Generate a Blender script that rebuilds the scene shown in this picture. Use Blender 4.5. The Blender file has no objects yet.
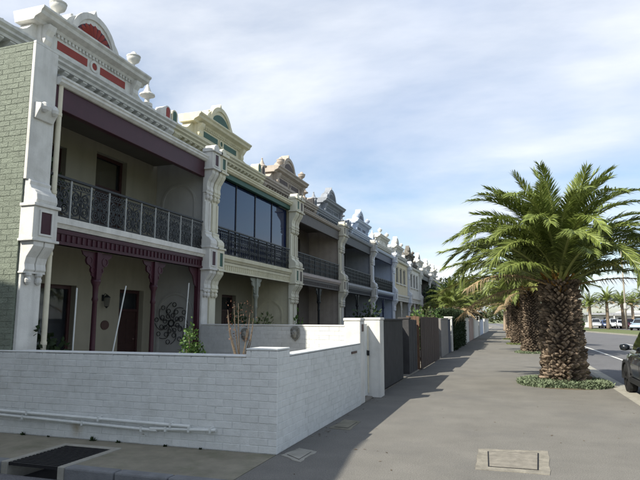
import bpy, bmesh, math, random
from mathutils import Vector, Matrix
R = math.radians
rng = random.Random(7)
scene = bpy.context.scene
col = scene.collection

# ---------------------------------------------------------------- camera, world, sun, exposure
CAM = Vector((0, 0, 1.6)); FPX = 560.0
TILT = math.atan(79 / 560.0); YAW = R(18.297)
cd = bpy.data.cameras.new('camera'); cam = bpy.data.objects.new('camera', cd); col.objects.link(cam)
cam.location = CAM; cam.rotation_euler = (math.pi / 2 + TILT, 0, YAW)
cd.sensor_fit = 'HORIZONTAL'; cd.sensor_width = 36; cd.lens = 36 * FPX / 640; cd.clip_start = .1; cd.clip_end = 6000
scene.camera = cam

SUN = Vector((1.04, 1.5, -1.6)).normalized()          # direction the light travels
sun_el = math.asin(-SUN.z)
wd = bpy.data.worlds.new('World'); scene.world = wd; wd.use_nodes = True
nt = wd.node_tree; N = nt.nodes; L = nt.links; N.clear()
def wn(t, **kw):
    n = N.new(t)
    for k, v in kw.items(): setattr(n, k, v)
    return n
sky = wn('ShaderNodeTexSky', sky_type='NISHITA', sun_disc=False, sun_elevation=sun_el,
         sun_rotation=math.atan2(-SUN.x, -SUN.y), altitude=10, air_density=1.0, dust_density=1.2, ozone_density=1.2)
tc = wn('ShaderNodeTexCoord'); sp = wn('ShaderNodeSeparateXYZ'); L.new(tc.outputs['Generated'], sp.inputs[0])
def wmath(op, a, b=None, clamp=False):
    n = wn('ShaderNodeMath', operation=op, use_clamp=clamp)
    for i, v in enumerate((a, b)):
        if v is None: continue
        if isinstance(v, (int, float)): n.inputs[i].default_value = v
        else: L.new(v, n.inputs[i])
    return n.outputs[0]
zz = wmath('ADD', wmath('MAXIMUM', sp.outputs[2], 0.0), .16)
cx_ = wmath('DIVIDE', sp.outputs[0], zz); cy_ = wmath('DIVIDE', sp.outputs[1], zz)
cmb = wn('ShaderNodeCombineXYZ'); L.new(cx_, cmb.inputs[0]); L.new(cy_, cmb.inputs[1])
mp = wn('ShaderNodeMapping'); mp.inputs['Scale'].default_value = (.7, .85, 1); mp.inputs['Rotation'].default_value = (0, 0, R(-28)); mp.inputs['Location'].default_value = (3.3, 1.7, 0)
L.new(cmb.outputs[0], mp.inputs[0])
n1 = wn('ShaderNodeTexNoise'); n1.inputs['Scale'].default_value = .8; n1.inputs['Detail'].default_value = 9; n1.inputs['Roughness'].default_value = .56; n1.inputs['Distortion'].default_value = .25
L.new(mp.outputs[0], n1.inputs[0])
rp = wn('ShaderNodeValToRGB'); rp.color_ramp.elements[0].position = .38; rp.color_ramp.elements[1].position = .63
rp.color_ramp.elements[0].color = (.08, .08, .08, 1); rp.color_ramp.elements[1].color = (.97, .97, .97, 1)
L.new(n1.outputs[0], rp.inputs[0])
n2 = wn('ShaderNodeTexNoise'); n2.inputs['Scale'].default_value = 1.1; n2.inputs['Detail'].default_value = 6; L.new(mp.outputs[0], n2.inputs[0])
ccol = wn('ShaderNodeMix', data_type='RGBA'); ccol.inputs[6].default_value = (6.7, 7.5, 9.1, 1); ccol.inputs[7].default_value = (9.8, 10.1, 10.6, 1)
rp2 = wn('ShaderNodeValToRGB'); rp2.color_ramp.elements[0].position = .38; rp2.color_ramp.elements[1].position = .62; L.new(n2.outputs[0], rp2.inputs[0]); L.new(rp2.outputs[0], ccol.inputs[0])
mx = wn('ShaderNodeMix', data_type='RGBA'); L.new(rp.outputs[0], mx.inputs[0]); sb_ = wn('ShaderNodeVectorMath', operation='MULTIPLY'); sb_.inputs[1].default_value = (1.55, 1.6, 1.6); L.new(sky.outputs[0], sb_.inputs[0]); L.new(sb_.outputs[0], mx.inputs[6]); L.new(ccol.outputs[2], mx.inputs[7])
bg = wn('ShaderNodeBackground'); bg.inputs[1].default_value = .074; L.new(mx.outputs[2], bg.inputs[0])
wo = wn('ShaderNodeOutputWorld'); L.new(bg.outputs[0], wo.inputs[0])

sl = bpy.data.lights.new('sun', 'SUN'); sl.energy = 5.0; sl.angle = R(.55); sl.color = (1, .94, .82)
so = bpy.data.objects.new('sun', sl); col.objects.link(so)
so.rotation_euler = SUN.to_track_quat('-Z', 'Y').to_euler(); so.location = (-20, -30, 40)

vs = scene.view_settings; vs.view_transform = 'Standard'; vs.look = 'None'; vs.gamma = 1; vs.use_curve_mapping = False; vs.exposure = 0.62

# ---------------------------------------------------------------- pixel helpers (photo pixels -> points on known planes)
fw = Vector((-math.sin(YAW) * math.cos(TILT), math.cos(YAW) * math.cos(TILT), math.sin(TILT)))
rt = Vector((math.cos(YAW), math.sin(YAW), 0)); upv = rt.cross(fw)
def ray(px, py): return fw + rt * ((px - 320) / FPX) - upv * ((py - 240) / FPX)
def onX(px, py, X): d = ray(px, py); return CAM + d * (X / d.x)
def onY(px, py, Y): d = ray(px, py); return CAM + d * (Y / d.y)

# ---------------------------------------------------------------- materials
MATS = {}
def mat(name, c, rough=.75, var=.12, scale=6, bump=0, bscale=80, island=0, metal=0, spec=.3, streak=0, trans=0, coat=0, dirtcol=None, dirt=0, dirtscale=1.5):
    if name in MATS: return MATS[name]
    m = bpy.data.materials.new(name); m.use_nodes = True; MATS[name] = m
    t = m.node_tree; ns = t.nodes; ls = t.links
    b = ns['Principled BSDF']; b.inputs['Roughness'].default_value = rough; b.inputs['Metallic'].default_value = metal
    b.inputs['Specular IOR Level'].default_value = spec; b.inputs['Coat Weight'].default_value = coat
    geo = ns.new('ShaderNodeNewGeometry')
    nz = ns.new('ShaderNodeTexNoise'); nz.inputs['Scale'].default_value = scale; nz.inputs['Detail'].default_value = 6; nz.inputs['Roughness'].default_value = .65
    ls.new(geo.outputs['Position'], nz.inputs['Vector'])
    mr = ns.new('ShaderNodeMapRange'); mr.inputs[1].default_value = .3; mr.inputs[2].default_value = .7; mr.inputs[3].default_value = 1 - var; mr.inputs[4].default_value = 1 + var
    ls.new(nz.outputs[0], mr.inputs[0]); fac = mr.outputs[0]
    def mul(a, bb):
        n = ns.new('ShaderNodeMath'); n.operation = 'MULTIPLY'; ls.new(a, n.inputs[0]); ls.new(bb, n.inputs[1]); return n.outputs[0]
    if island:
        r2 = ns.new('ShaderNodeMapRange'); r2.inputs[3].default_value = 1 - island; r2.inputs[4].default_value = 1 + island
        ls.new(geo.outputs['Random Per Island'], r2.inputs[0]); fac = mul(fac, r2.outputs[0])
        oi = ns.new('ShaderNodeObjectInfo'); r3 = ns.new('ShaderNodeMapRange'); r3.inputs[3].default_value = 1 - island * .6; r3.inputs[4].default_value = 1 + island * .6
        ls.new(oi.outputs['Random'], r3.inputs[0]); fac = mul(fac, r3.outputs[0])
    if streak:
        mpp = ns.new('ShaderNodeMapping'); mpp.inputs['Scale'].default_value = (7, 7, .5); ls.new(geo.outputs['Position'], mpp.inputs[0])
        n3 = ns.new('ShaderNodeTexNoise'); n3.inputs['Scale'].default_value = 1; n3.inputs['Detail'].default_value = 5; ls.new(mpp.outputs[0], n3.inputs[0])
        r4 = ns.new('ShaderNodeMapRange'); r4.inputs[1].default_value = .45; r4.inputs[2].default_value = .75; r4.inputs[3].default_value = 1; r4.inputs[4].default_value = 1 - streak
        ls.new(n3.outputs[0], r4.inputs[0]); fac = mul(fac, r4.outputs[0])
    vm = ns.new('ShaderNodeVectorMath'); vm.operation = 'SCALE'; vm.inputs[0].default_value = c[:3]; ls.new(fac, vm.inputs['Scale'])
    out = vm.outputs[0]
    if dirtcol:
        n5 = ns.new('ShaderNodeTexNoise'); n5.inputs['Scale'].default_value = dirtscale; n5.inputs['Detail'].default_value = 8; n5.inputs['Roughness'].default_value = .7
        ls.new(geo.outputs['Position'], n5.inputs['Vector'])
        r5 = ns.new('ShaderNodeMapRange'); r5.inputs[1].default_value = .5; r5.inputs[2].default_value = .72; r5.inputs[3].default_value = 0; r5.inputs[4].default_value = dirt
        ls.new(n5.outputs[0], r5.inputs[0])
        mm = ns.new('ShaderNodeMix'); mm.data_type = 'RGBA'; ls.new(r5.outputs[0], mm.inputs[0]); ls.new(out, mm.inputs[6]); mm.inputs[7].default_value = (*dirtcol, 1); out = mm.outputs[2]
    ls.new(out, b.inputs['Base Color'])
    if bump:
        nb = ns.new('ShaderNodeTexNoise'); nb.inputs['Scale'].default_value = bscale; nb.inputs['Detail'].default_value = 5; ls.new(geo.outputs['Position'], nb.inputs['Vector'])
        bp = ns.new('ShaderNodeBump'); bp.inputs['Strength'].default_value = bump; bp.inputs['Distance'].default_value = .02; ls.new(nb.outputs[0], bp.inputs['Height']); ls.new(bp.outputs[0], b.inputs['Normal'])
    if trans:
        tr = ns.new('ShaderNodeBsdfTranslucent'); ls.new(out, tr.inputs[0]); ms = ns.new('ShaderNodeMixShader'); ms.inputs[0].default_value = trans
        ls.new(b.outputs[0], ms.inputs[1]); ls.new(tr.outputs[0], ms.inputs[2]); ls.new(ms.outputs[0], ns['Material Output'].inputs[0])
    return m
def glassmat(name, tint=(.02, .025, .03), rough=.03, alpha=.62):
    if name in MATS: return MATS[name]
    m = bpy.data.materials.new(name); m.use_nodes = True; MATS[name] = m
    t = m.node_tree; ns = t.nodes; ls = t.links; b = ns['Principled BSDF']
    b.inputs['Base Color'].default_value = (*tint, 1); b.inputs['Roughness'].default_value = rough; b.inputs['Specular IOR Level'].default_value = .6
    tr = ns.new('ShaderNodeBsdfTransparent'); ms = ns.new('ShaderNodeMixShader'); ms.inputs[0].default_value = 1 - alpha
    geo = ns.new('ShaderNodeNewGeometry'); nz = ns.new('ShaderNodeTexNoise'); nz.inputs['Scale'].default_value = 1.3; ls.new(geo.outputs['Position'], nz.inputs['Vector'])
    bp = ns.new('ShaderNodeBump'); bp.inputs['Strength'].default_value = .04; ls.new(nz.outputs[0], bp.inputs['Height']); ls.new(bp.outputs[0], b.inputs['Normal'])
    ls.new(tr.outputs[0], ms.inputs[1]); ls.new(b.outputs[0], ms.inputs[2]); ls.new(ms.outputs[0], ns['Material Output'].inputs[0])
    return m

WHITE = mat('white_render', (.62, .615, .58), .7, .07, 5, .2, 60, streak=.22, dirtcol=(.38, .37, .33), dirt=.5, dirtscale=2.2)
WBRICK = mat('white_painted_brick', (.58, .595, .58), .6, .07, 9, .28, 55, island=.04, dirtcol=(.40, .41, .38), dirt=.45, dirtscale=2.6)
CREAMW = mat('shaded_cream_wall', (.255, .24, .185), .8, .05, 3, .1, 60, streak=.08)  # cream lowered in tone to paint in the verandah recess shade
CREAM = mat('cream_render', (.62, .585, .43), .7, .07, 5, .15, 60, streak=.1, dirtcol=(.38, .34, .2), dirt=.4)
TAUPE = mat('taupe_render', (.36, .32, .28), .75, .1, 5, .15, 60, streak=.15)
GREY = mat('grey_render', (.30, .31, .33), .75, .1, 5, .15, 60, streak=.15)
BLUEG = mat('blue_grey_render', (.46, .52, .62), .75, .08, 5, .15, 60, streak=.1)
PALE = mat('pale_stone_render', (.62, .61, .56), .75, .08, 5, .15, 60, streak=.12)
DARKR = mat('dark_stone_render', (.16, .15, .13), .8, .2, 5, .2, 60, streak=.2)
MAROON = mat('maroon_paint', (.045, .012, .02), .45, .15, 4)
RED = mat('red_brown_paint', (.26, .045, .035), .6, .12, 6)
GREEN = mat('dark_green_paint', (.03, .09, .065), .5, .12, 6)
NAVY = mat('navy_paint', (.02, .028, .065), .5, .12, 6)
BROWNP = mat('brown_panel_paint', (.07, .05, .045), .6, .12, 6)
GBRICK = mat('green_painted_brick', (.165, .19, .15), .65, .16, 8, .7, 45, island=.10, dirtcol=(.13, .15, .115), dirt=.5, dirtscale=2.5)
IRON = mat('black_iron', (.012, .014, .016), .5, .15, 12, spec=.4)
IRONP = mat('pale_iron', (.27, .28, .27), .5, .1, 12)
IRONG = mat('grey_green_iron', (.26, .27, .22), .55, .1, 12)
DOORD = mat('dark_door', (.035, .018, .016), .45, .2, 7)
FRAMEB = mat('dark_frame', (.045, .02, .02), .5, .2, 7)
BLIND = mat('cream_blind', (.55, .5, .36), .9, .06, 4)
CURT = mat('white_curtain', (.62, .68, .7), .9, .1, 9)
DARKIN = mat('unlit_interior', (.03, .03, .032), .9, .2, 2)  # near-black colour stands in for the shade of unlit interiors
CEIL = mat('shaded_verandah_boards', (.10, .095, .08), .8, .1, 4)  # ceiling colour darkened to deepen the balcony shade
ROOFM = mat('corrugated_roof', (.25, .26, .27), .5, .2, 5, metal=.4)
GLASS = glassmat('window_glass')
GLASSB = glassmat('dark_blue_glass', (.012, .022, .07), .04, .12)
ASPH = mat('footpath_asphalt', (.172, .165, .148), .9, .13, 1.3, .6, 160, dirtcol=(.125, .123, .118), dirt=.7, dirtscale=.55)
ROADM = mat('road_asphalt', (.125, .125, .13), .85, .12, .9, .5, 140, dirtcol=(.08, .08, .085), dirt=.5, dirtscale=.5)
CONC = mat('concrete', (.30, .29, .25), .85, .15, 5, .3, 90, dirtcol=(.16, .15, .12), dirt=.5, dirtscale=3)
CONCO = mat('mossy_concrete', (.21, .195, .15), .9, .2, 3, .3, 90, dirtcol=(.10, .11, .06), dirt=.6, dirtscale=2)
def speckle(m, lo, hi, sc):
    t = m.node_tree; ns = t.nodes; ls = t.links; b = ns['Principled BSDF']; src = b.inputs['Base Color'].links[0].from_socket
    g = ns.new('ShaderNodeNewGeometry'); nz = ns.new('ShaderNodeTexNoise'); nz.inputs['Scale'].default_value = sc; nz.inputs['Detail'].default_value = 3; ls.new(g.outputs['Position'], nz.inputs['Vector'])
    mr = ns.new('ShaderNodeMapRange'); mr.inputs[1].default_value = .35; mr.inputs[2].default_value = .65; mr.inputs[3].default_value = lo; mr.inputs[4].default_value = hi; ls.new(nz.outputs[0], mr.inputs[0])
    v = ns.new('ShaderNodeVectorMath'); v.operation = 'SCALE'; ls.new(src, v.inputs[0]); ls.new(mr.outputs[0], v.inputs['Scale']); ls.new(v.outputs[0], b.inputs['Base Color'])
speckle(ASPH, .78, 1.22, 75); speckle(ROADM, .75, 1.25, 60)
BLUESTONE = mat('bluestone_kerb', (.16, .165, .17), .85, .2, 5, .3, 80)
LINEW = mat('road_paint', (.62, .62, .58), .7, .15, 8)
GRASS = mat('grass', (.12, .14, .055), .9, .25, 4, island=.25)
GCOVER = mat('grey_green_ground_cover', (.165, .205, .125), .9, .15, 5, island=.3, trans=.15)
SOIL = mat('soil', (.09, .075, .05), .95, .2, 6, .4, 60)
YARD = mat('yard_paving', (.24, .22, .19), .9, .15, 4, .2, 80)
SEAL = mat('terrain', (.13, .15, .07), .95, .2, .05)
LEAF = mat('shrub_leaf', (.07, .13, .03), .6, .15, 6, island=.35, trans=.25)
LEAFD = mat('dark_leaf', (.028, .05, .018), .6, .2, 5, island=.4, trans=.2)
LEAFO = mat('olive_leaf', (.09, .11, .045), .65, .2, 5, island=.4, trans=.2)
PALMG = mat('palm_leaflet', (.175, .22, .056), .42, .12, 3, island=.28, trans=.3, spec=.4)
PALMY = mat('palm_leaflet_yellowing', (.19, .20, .06), .5, .15, 3, island=.28, trans=.3)
PALMB = mat('palm_leaflet_dry', (.30, .23, .14), .7, .15, 3, island=.3, trans=.2)
RACHIS = mat('palm_rachis', (.26, .29, .09), .5, .12, 5)
RACHISB = mat('palm_rachis_dry', (.36, .25, .12), .65, .15, 5)
BARK = mat('palm_leaf_base', (.22, .17, .125), .9, .35, 14, .8, 50, island=.6)
BARKD = mat('palm_trunk_core', (.04, .028, .02), .95, .2, 9)
BARKG = mat('tree_bark', (.14, .11, .08), .9, .2, 9, .5, 40)
NUT = mat('cut_leaf_stalk', (.34, .19, .05), .7, .2, 9, island=.4)
DKWALL = mat('dark_grey_wall', (.050, .050, .052), .85, .15, 4, .3, 50)
GRYWALL = mat('grey_fence_paint', (.20, .19, .18), .8, .12, 4, .2, 50, island=.1)
PINKW = mat('pinkish_fence_paint', (.33, .25, .22), .8, .12, 4, .2, 50)
WOODO = mat('orange_timber', (.115, .07, .045), .7, .25, 6, .2, 40, island=.2)
WOODB = mat('brown_timber', (.058, .041, .034), .8, .2, 6, .2, 40, island=.25)
NAVYF = mat('dark_blue_fence', (.035, .045, .075), .7, .15, 5)
BLUEW = mat('blue_wall', (.05, .075, .20), .7, .1, 4)
BLUEL = mat('shaded_blue_wall', (.20, .27, .40), .7, .08, 4)  # blue darkened below the facade tone to imitate recess shade
TERRA = mat('masonry_mask', (.20, .20, .18), .8, .2, 15)
PIPEW = mat('white_pipe', (.60, .62, .60), .5, .08, 9)
PIPEC = mat('cream_downpipe', (.62, .58, .45), .5, .08, 9)
STEELD = mat('dark_grate', (.02, .02, .022), .6, .2, 20, metal=.3)
GALV = mat('galvanised_pole', (.42, .42, .40), .5, .12, 9, metal=.2)
POLEW = mat('timber_pole', (.30, .27, .22), .9, .15, 9)
PLAQ = mat('bronze_plaque', (.07, .04, .035), .5, .15, 20)
TYRE = mat('tyre_rubber', (.02, .02, .021), .85, .15, 20)
RIM = mat('alloy_rim', (.42, .43, .44), .35, .08, 20, metal=.7)
PLAST = mat('black_plastic', (.022, .023, .025), .6, .1, 20)
LAMPG = mat('headlight_lens', (.6, .62, .65), .1, .05, 9, spec=.7)
REDL = mat('tail_light', (.28, .015, .012), .2, .05, 9, spec=.6)
PAINT = {n: mat('car_paint_' + n, c, .22, .03, 3, spec=.5, coat=.8) for n, c in dict(navy=(.012, .016, .022), silver=(.42, .44, .46), white=(.68, .69, .70), blue=(.03, .05, .12), red=(.22, .012, .022), paleblue=(.32, .42, .52)).items()}

# a fence paint with one rust run under the weep pipe
def rust_patch():
    t = WBRICK.node_tree; ns = t.nodes; ls = t.links; b = ns['Principled BSDF']
    src = b.inputs['Base Color'].links[0].from_socket
    geo = ns.new('ShaderNodeNewGeometry'); s = ns.new('ShaderNodeSeparateXYZ'); ls.new(geo.outputs['Position'], s.inputs[0])
    def M(op, a, bb, cl=False):
        n = ns.new('ShaderNodeMath'); n.operation = op; n.use_clamp = cl
        for i, v in enumerate((a, bb)):
            if isinstance(v, (int, float)): n.inputs[i].default_value = v
            else: ls.new(v, n.inputs[i])
        return n.outputs[0]
    nz = ns.new('ShaderNodeTexNoise'); nz.inputs['Scale'].default_value = 14; ls.new(geo.outputs['Position'], nz.inputs['Vector'])
    xx = M('ADD', s.outputs[0], M('MULTIPLY', nz.outputs[0], .12))
    a = M('SUBTRACT', 1, M('MULTIPLY', M('ABSOLUTE', M('ADD', xx, 5.54), 0), 8), True)
    zf = M('SUBTRACT', 1, M('MULTIPLY', M('ABSOLUTE', M('SUBTRACT', s.outputs[2], .14), 0), 7), True)
    fac = M('MULTIPLY', M('MULTIPLY', a, zf), .75)
    mm = ns.new('ShaderNodeMix'); mm.data_type = 'RGBA'; ls.new(fac, mm.inputs[0]); ls.new(src, mm.inputs[6]); mm.inputs[7].default_value = (.26, .19, .08, 1)
    ls.new(mm.outputs[2], b.inputs['Base Color'])
rust_patch()
def chips(m, c, th, sc):
    t = m.node_tree; ns = t.nodes; ls = t.links; b = ns['Principled BSDF']; src = b.inputs['Base Color'].links[0].from_socket
    g = ns.new('ShaderNodeNewGeometry'); nz = ns.new('ShaderNodeTexNoise'); nz.inputs['Scale'].default_value = sc; nz.inputs['Detail'].default_value = 8; nz.inputs['Roughness'].default_value = .72; ls.new(g.outputs['Position'], nz.inputs['Vector'])
    mr = ns.new('ShaderNodeMapRange'); mr.inputs[1].default_value = th; mr.inputs[2].default_value = th + .03; ls.new(nz.outputs[0], mr.inputs[0])
    mm = ns.new('ShaderNodeMix'); mm.data_type = 'RGBA'; ls.new(mr.outputs[0], mm.inputs[0]); ls.new(src, mm.inputs[6]); mm.inputs[7].default_value = (*c, 1); ls.new(mm.outputs[2], b.inputs['Base Color'])
chips(WBRICK, (.27, .25, .21), .70, 5.5); chips(WHITE, (.33, .31, .27), .735, 4); chips(GBRICK, (.20, .17, .13), .70, 6)

# ---------------------------------------------------------------- mesh helpers
class MB:
    def __init__(s): s.v = []; s.f = []
    def add(s, vs, fs):
        o = len(s.v); s.v += [tuple(p) for p in vs]; s.f += [tuple(i + o for i in f) for f in fs]; return s
    def box(s, x0, x1, y0, y1, z0, z1):
        return s.add([(x0, y0, z0), (x1, y0, z0), (x1, y1, z0), (x0, y1, z0), (x0, y0, z1), (x1, y0, z1), (x1, y1, z1), (x0, y1, z1)],
                     [(0, 3, 2, 1), (4, 5, 6, 7), (0, 1, 5, 4), (1, 2, 6, 5), (2, 3, 7, 6), (3, 0, 4, 7)])
    def prism(s, poly, axis, a0, a1):
        n = len(poly); vs = []
        for a in (a0, a1):
            for p, q in poly: vs.append({'x': (a, p, q), 'y': (p, a, q), 'z': (p, q, a)}[axis])
        return s.add(vs, [tuple(range(n)), tuple(range(2 * n - 1, n - 1, -1))] + [(i, (i + 1) % n, (i + 1) % n + n, i + n) for i in range(n)])
    def lathe(s, prof, c=(0, 0, 0), seg=14, square=False):
        vs = []; fs = []
        for r, z in prof:
            for k in range(seg):
                a = 2 * math.pi * (k + .5) / seg
                vs.append((c[0] + r * math.cos(a), c[1] + r * math.sin(a), c[2] + z))
        for i in range(len(prof) - 1):
            for k in range(seg): fs.append((i * seg + k, i * seg + (k + 1) % seg, (i + 1) * seg + (k + 1) % seg, (i + 1) * seg + k))
        fs.append(tuple(range(seg - 1, -1, -1))); fs.append(tuple((len(prof) - 1) * seg + k for k in range(seg)))
        return s.add(vs, fs)
    def tube(s, pts, r, seg=6, r1=None):
        pts = [Vector(p) for p in pts]; n = len(pts); vs = []; fs = []
        for i, p in enumerate(pts):
            d = (pts[min(i + 1, n - 1)] - pts[max(i - 1, 0)]).normalized()
            a = d.cross(Vector((0, 0, 1)))
            if a.length < .05: a = d.cross(Vector((0, 1, 0)))
            a.normalize(); b = d.cross(a)
            rr = r if r1 is None else r + (r1 - r) * i / (n - 1)
            for k in range(seg):
                t = 2 * math.pi * k / seg; vs.append(p + a * (rr * math.cos(t)) + b * (rr * math.sin(t)))
        for i in range(n - 1):
            for k in range(seg): fs.append((i * seg + k, i * seg + (k + 1) % seg, (i + 1) * seg + (k + 1) % seg, (i + 1) * seg + k))
        fs.append(tuple(range(seg))); fs.append(tuple((n - 1) * seg + k for k in range(seg)))
        return s.add(vs, fs)
    def ring(s, c, r, w, th, axis='x', seg=16, a0=0, a1=2 * math.pi):
        """flat annulus of thickness th; axis = its normal"""
        full = abs(a1 - a0 - 2 * math.pi) < 1e-6; m = seg if full else seg + 1; vs = []; fs = []
        for k in range(m):
            a = a0 + (a1 - a0) * k / seg
            for rr, t in ((r - w / 2, -th / 2), (r + w / 2, -th / 2), (r + w / 2, th / 2), (r - w / 2, th / 2)):
                p, q = rr * math.cos(a), rr * math.sin(a)
                vs.append({'x': (c[0] + t, c[1] + p, c[2] + q), 'y': (c[0] + p, c[1] + t, c[2] + q), 'z': (c[0] + p, c[1] + q, c[2] + t)}[axis])
        for k in range(seg):
            k2 = (k + 1) % m
            for j in range(4): fs.append((k * 4 + j, k * 4 + (j + 1) % 4, k2 * 4 + (j + 1) % 4, k2 * 4 + j))
        if not full: fs += [(0, 1, 2, 3), (seg * 4 + 3, seg * 4 + 2, seg * 4 + 1, seg * 4)]
        return s.add(vs, fs)
    def mesh(s, name, m, smooth=False, recalc=True):
        me = bpy.data.meshes.new(name); me.from_pydata(s.v, [], s.f)
        if recalc:
            bm = bmesh.new(); bm.from_mesh(me); bmesh.ops.recalc_face_normals(bm, faces=bm.faces); bm.to_mesh(me); bm.free()
        me.materials.append(m)
        if smooth:
            for p in me.polygons: p.use_smooth = True
        return me
    def build(s, name, m, parent=None, loc=(0, 0, 0), smooth=False, bevel=0, recalc=True):
        o = link(name, s.mesh(name, m, smooth, recalc), parent, loc)
        if bevel:
            md = o.modifiers.new('bevel', 'BEVEL'); md.width = bevel; md.segments = 2; md.limit_method = 'ANGLE'; md.angle_limit = R(40)
        return o
def link(name, me, parent=None, loc=(0, 0, 0), rot=None, scale=None):
    o = bpy.data.objects.new(name, me); col.objects.link(o); o.location = loc
    if rot: o.rotation_euler = rot
    if scale: o.scale = scale
    if parent: o.parent = parent
    return o
def tag(o, label=None, cat=None, group=None, kind=None):
    if label: o['label'] = label
    if cat: o['category'] = cat
    if group: o['group'] = group
    if kind: o['kind'] = kind
    return o
def thing(name, label, cat, loc=(0, 0, 0), rz=0, group=None):
    o = bpy.data.objects.new(name, None); col.objects.link(o); o.location = loc; o.rotation_euler = (0, 0, rz); o.empty_display_size = .2
    return tag(o, label, cat, group)
def wall_open(mb, x0, x1, y0, y1, z0, z1, ops):
    """slab x0..x1 with rectangular holes ops = (ya, yb, za, zb), built as abutting boxes"""
    ys = sorted({y0, y1, *[v for o in ops for v in o[:2]]})
    for a, b in zip(ys, ys[1:]):
        zs = [z0]
        for o in sorted(ops, key=lambda o: o[2]):
            if o[0] <= a + 1e-6 and o[1] >= b - 1e-6: zs += [o[2], o[3]]
        zs.append(z1)
        for i in range(0, len(zs), 2):
            if zs[i + 1] - zs[i] > 1e-4: mb.box(x0, x1, a, b, zs[i], zs[i + 1])
def sstep(t): return t * t * (3 - 2 * t)

# ---------------------------------------------------------------- ground, road, footpath
def sheet(name, poly, z, m, thick=None):
    mb = MB()
    if thick: mb.prism(poly, 'z', z - thick, z)
    else: mb.add([(x, y, z) for x, y in poly], [tuple(range(len(poly)))])
    return tag(mb.build(name, m), kind='structure')
sheet('ground', [(-1500, -1500), (1500, -1500), (1500, 1500), (-1500, 1500)], -.30, SEAL)
KR = [(2.42, -40), (2.42, 40), (1.9, 62), (.9, 90), (-3, 150), (-12, 230)]           # near kerb line
FR = [(13.0, -40), (13.0, 50), (12.2, 66), (9.6, 86), (4, 130), (-4, 230)]          # far kerb line
sheet('road', [(x - .1, y) for x, y in KR] + [(x + .1, y) for x, y in reversed(FR)], -.125, ROADM, .1)
sheet('footpath', [(-2.67, -40), (-2.67, .9), (-2.67, 85), (-6.5, 150), (-17, 230)] + [(x - .15, y) for x, y in reversed(KR)], 0, ASPH, .2)
mb = MB()
def strip(mb, line, d0, d1, z0, z1):
    for (a, b), (c, d) in zip(line, line[1:]):
        mb.add([(a + d0, b, z0), (a + d1, b, z0), (c + d1, d, z0), (c + d0, d, z0), (a + d0, b, z1), (a + d1, b, z1), (c + d1, d, z1), (c + d0, d, z1)],
               [(0, 3, 2, 1), (4, 5, 6, 7), (0, 1, 5, 4), (1, 2, 6, 5), (2, 3, 7, 6), (3, 0, 4, 7)])
strip(mb, KR, -.146, .0, -.2, .004); tag(mb.build('kerb', CONC), kind='structure')
mb = MB(); strip(mb, FR, 0, .15, -.22, .02); tag(mb.build('far_kerb', CONC), kind='structure')
mb = MB(); strip(mb, KR, .004, .42, -.2, -.112); tag(mb.build('gutter_channel', CONC), kind='structure')
sheet('verge', [(x + .154, y) for x, y in FR] + [(x + 6 + .02 * y, y) for x, y in reversed(FR)], 0.0, GRASS, .2)
sheet('car_park', [(19, 40), (60, 40), (60, 170), (9, 170), (14.2, 90)], -.01, ROADM, .15)
mb = MB()
for (a, b), (c, d) in zip(KR[:-1], KR[1:]):
    n = max(1, int((d - b) / 10))
    for i in range(n):
        t0, t1 = i / n, (i + 1) / n
        x0, y0, x1, y1 = a + (c - a) * t0, b + (d - b) * t0, a + (c - a) * t1, b + (d - b) * t1
        mb.add([(x0 + 2.1, y0, -.121), (x0 + 2.21, y0, -.121), (x1 + 2.21, y1, -.121), (x1 + 2.1, y1, -.121)], [(0, 1, 2, 3)])
        if i % 2 == 0:
            for off in (5.4,): mb.add([(x0 + off, y0, -.121), (x0 + off + .12, y0, -.121), (x0 + off + .12 + (x1 - x0) * .4, y0 + (y1 - y0) * .4, -.121), (x0 + off + (x1 - x0) * .4, y0 + (y1 - y0) * .4, -.121)], [(0, 1, 2, 3)])
tag(mb.build('lane_lines', LINEW), kind='structure')
# the lane beside the end house
sheet('side_lane', [(-40, 1.0), (-2.67, 1.0), (-2.67, 5.14), (-40, 5.14)], -.12, ROADM, .1)
PX0, PX1, PYB = -5.50, -4.62, 6.13        # storm pit
mb = MB(); mb.box(-40, PX0, 5.30, 6.43, -.2, .0); mb.box(PX1, -2.68, 5.30, 6.43, -.2, .0); mb.box(PX0, PX1, PYB, 6.43, -.2, .0)
tag(mb.build('lane_pavement', CONCO), kind='structure')
kb = tag(MB().box(-40, PX0, 5.14, 5.298, -.25, .012).build('lane_kerb', BLUESTONE, bevel=.02), kind='structure')
x = PX1
for i in range(3):
    w = (-2.68 - PX1) / 3
    MB().box(x + .006, x + w - .006, 5.142, 5.296, -.25, .014).build('kerb_stone', BLUESTONE, kb, bevel=.02); x += w
sheet('front_yards', [(-8.6, 6.45), (-2.70, 6.45), (-2.70, 120), (-8.6, 120)], .03, YARD, .3)

pit = thing('storm_drain', 'iron grated storm pit with pale concrete frame let into the lane kerb', 'drain', (0, 0, 0))
mb = MB(); mb.box(PX0, PX0 + .09, 5.15, PYB, -.25, .012); mb.box(PX1 - .09, PX1, 5.15, PYB, -.25, .012); mb.box(PX0 + .09, PX1 - .09, PYB - .09, PYB, -.25, .012); mb.build('concrete_frame', CONC, pit, bevel=.01)
MB().box(PX0 + .09, PX1 - .09, 5.2, PYB - .09, -.28, -.2).build('pit_floor', DARKIN, pit)
for i in range(16):
    yb = 5.17 + i * (PYB - .12 - 5.17) / 15
    MB().box(PX0 + .092, PX1 - .092, yb, yb + .028, -.03, .004).build('grate_bar', STEELD, pit)

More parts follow.
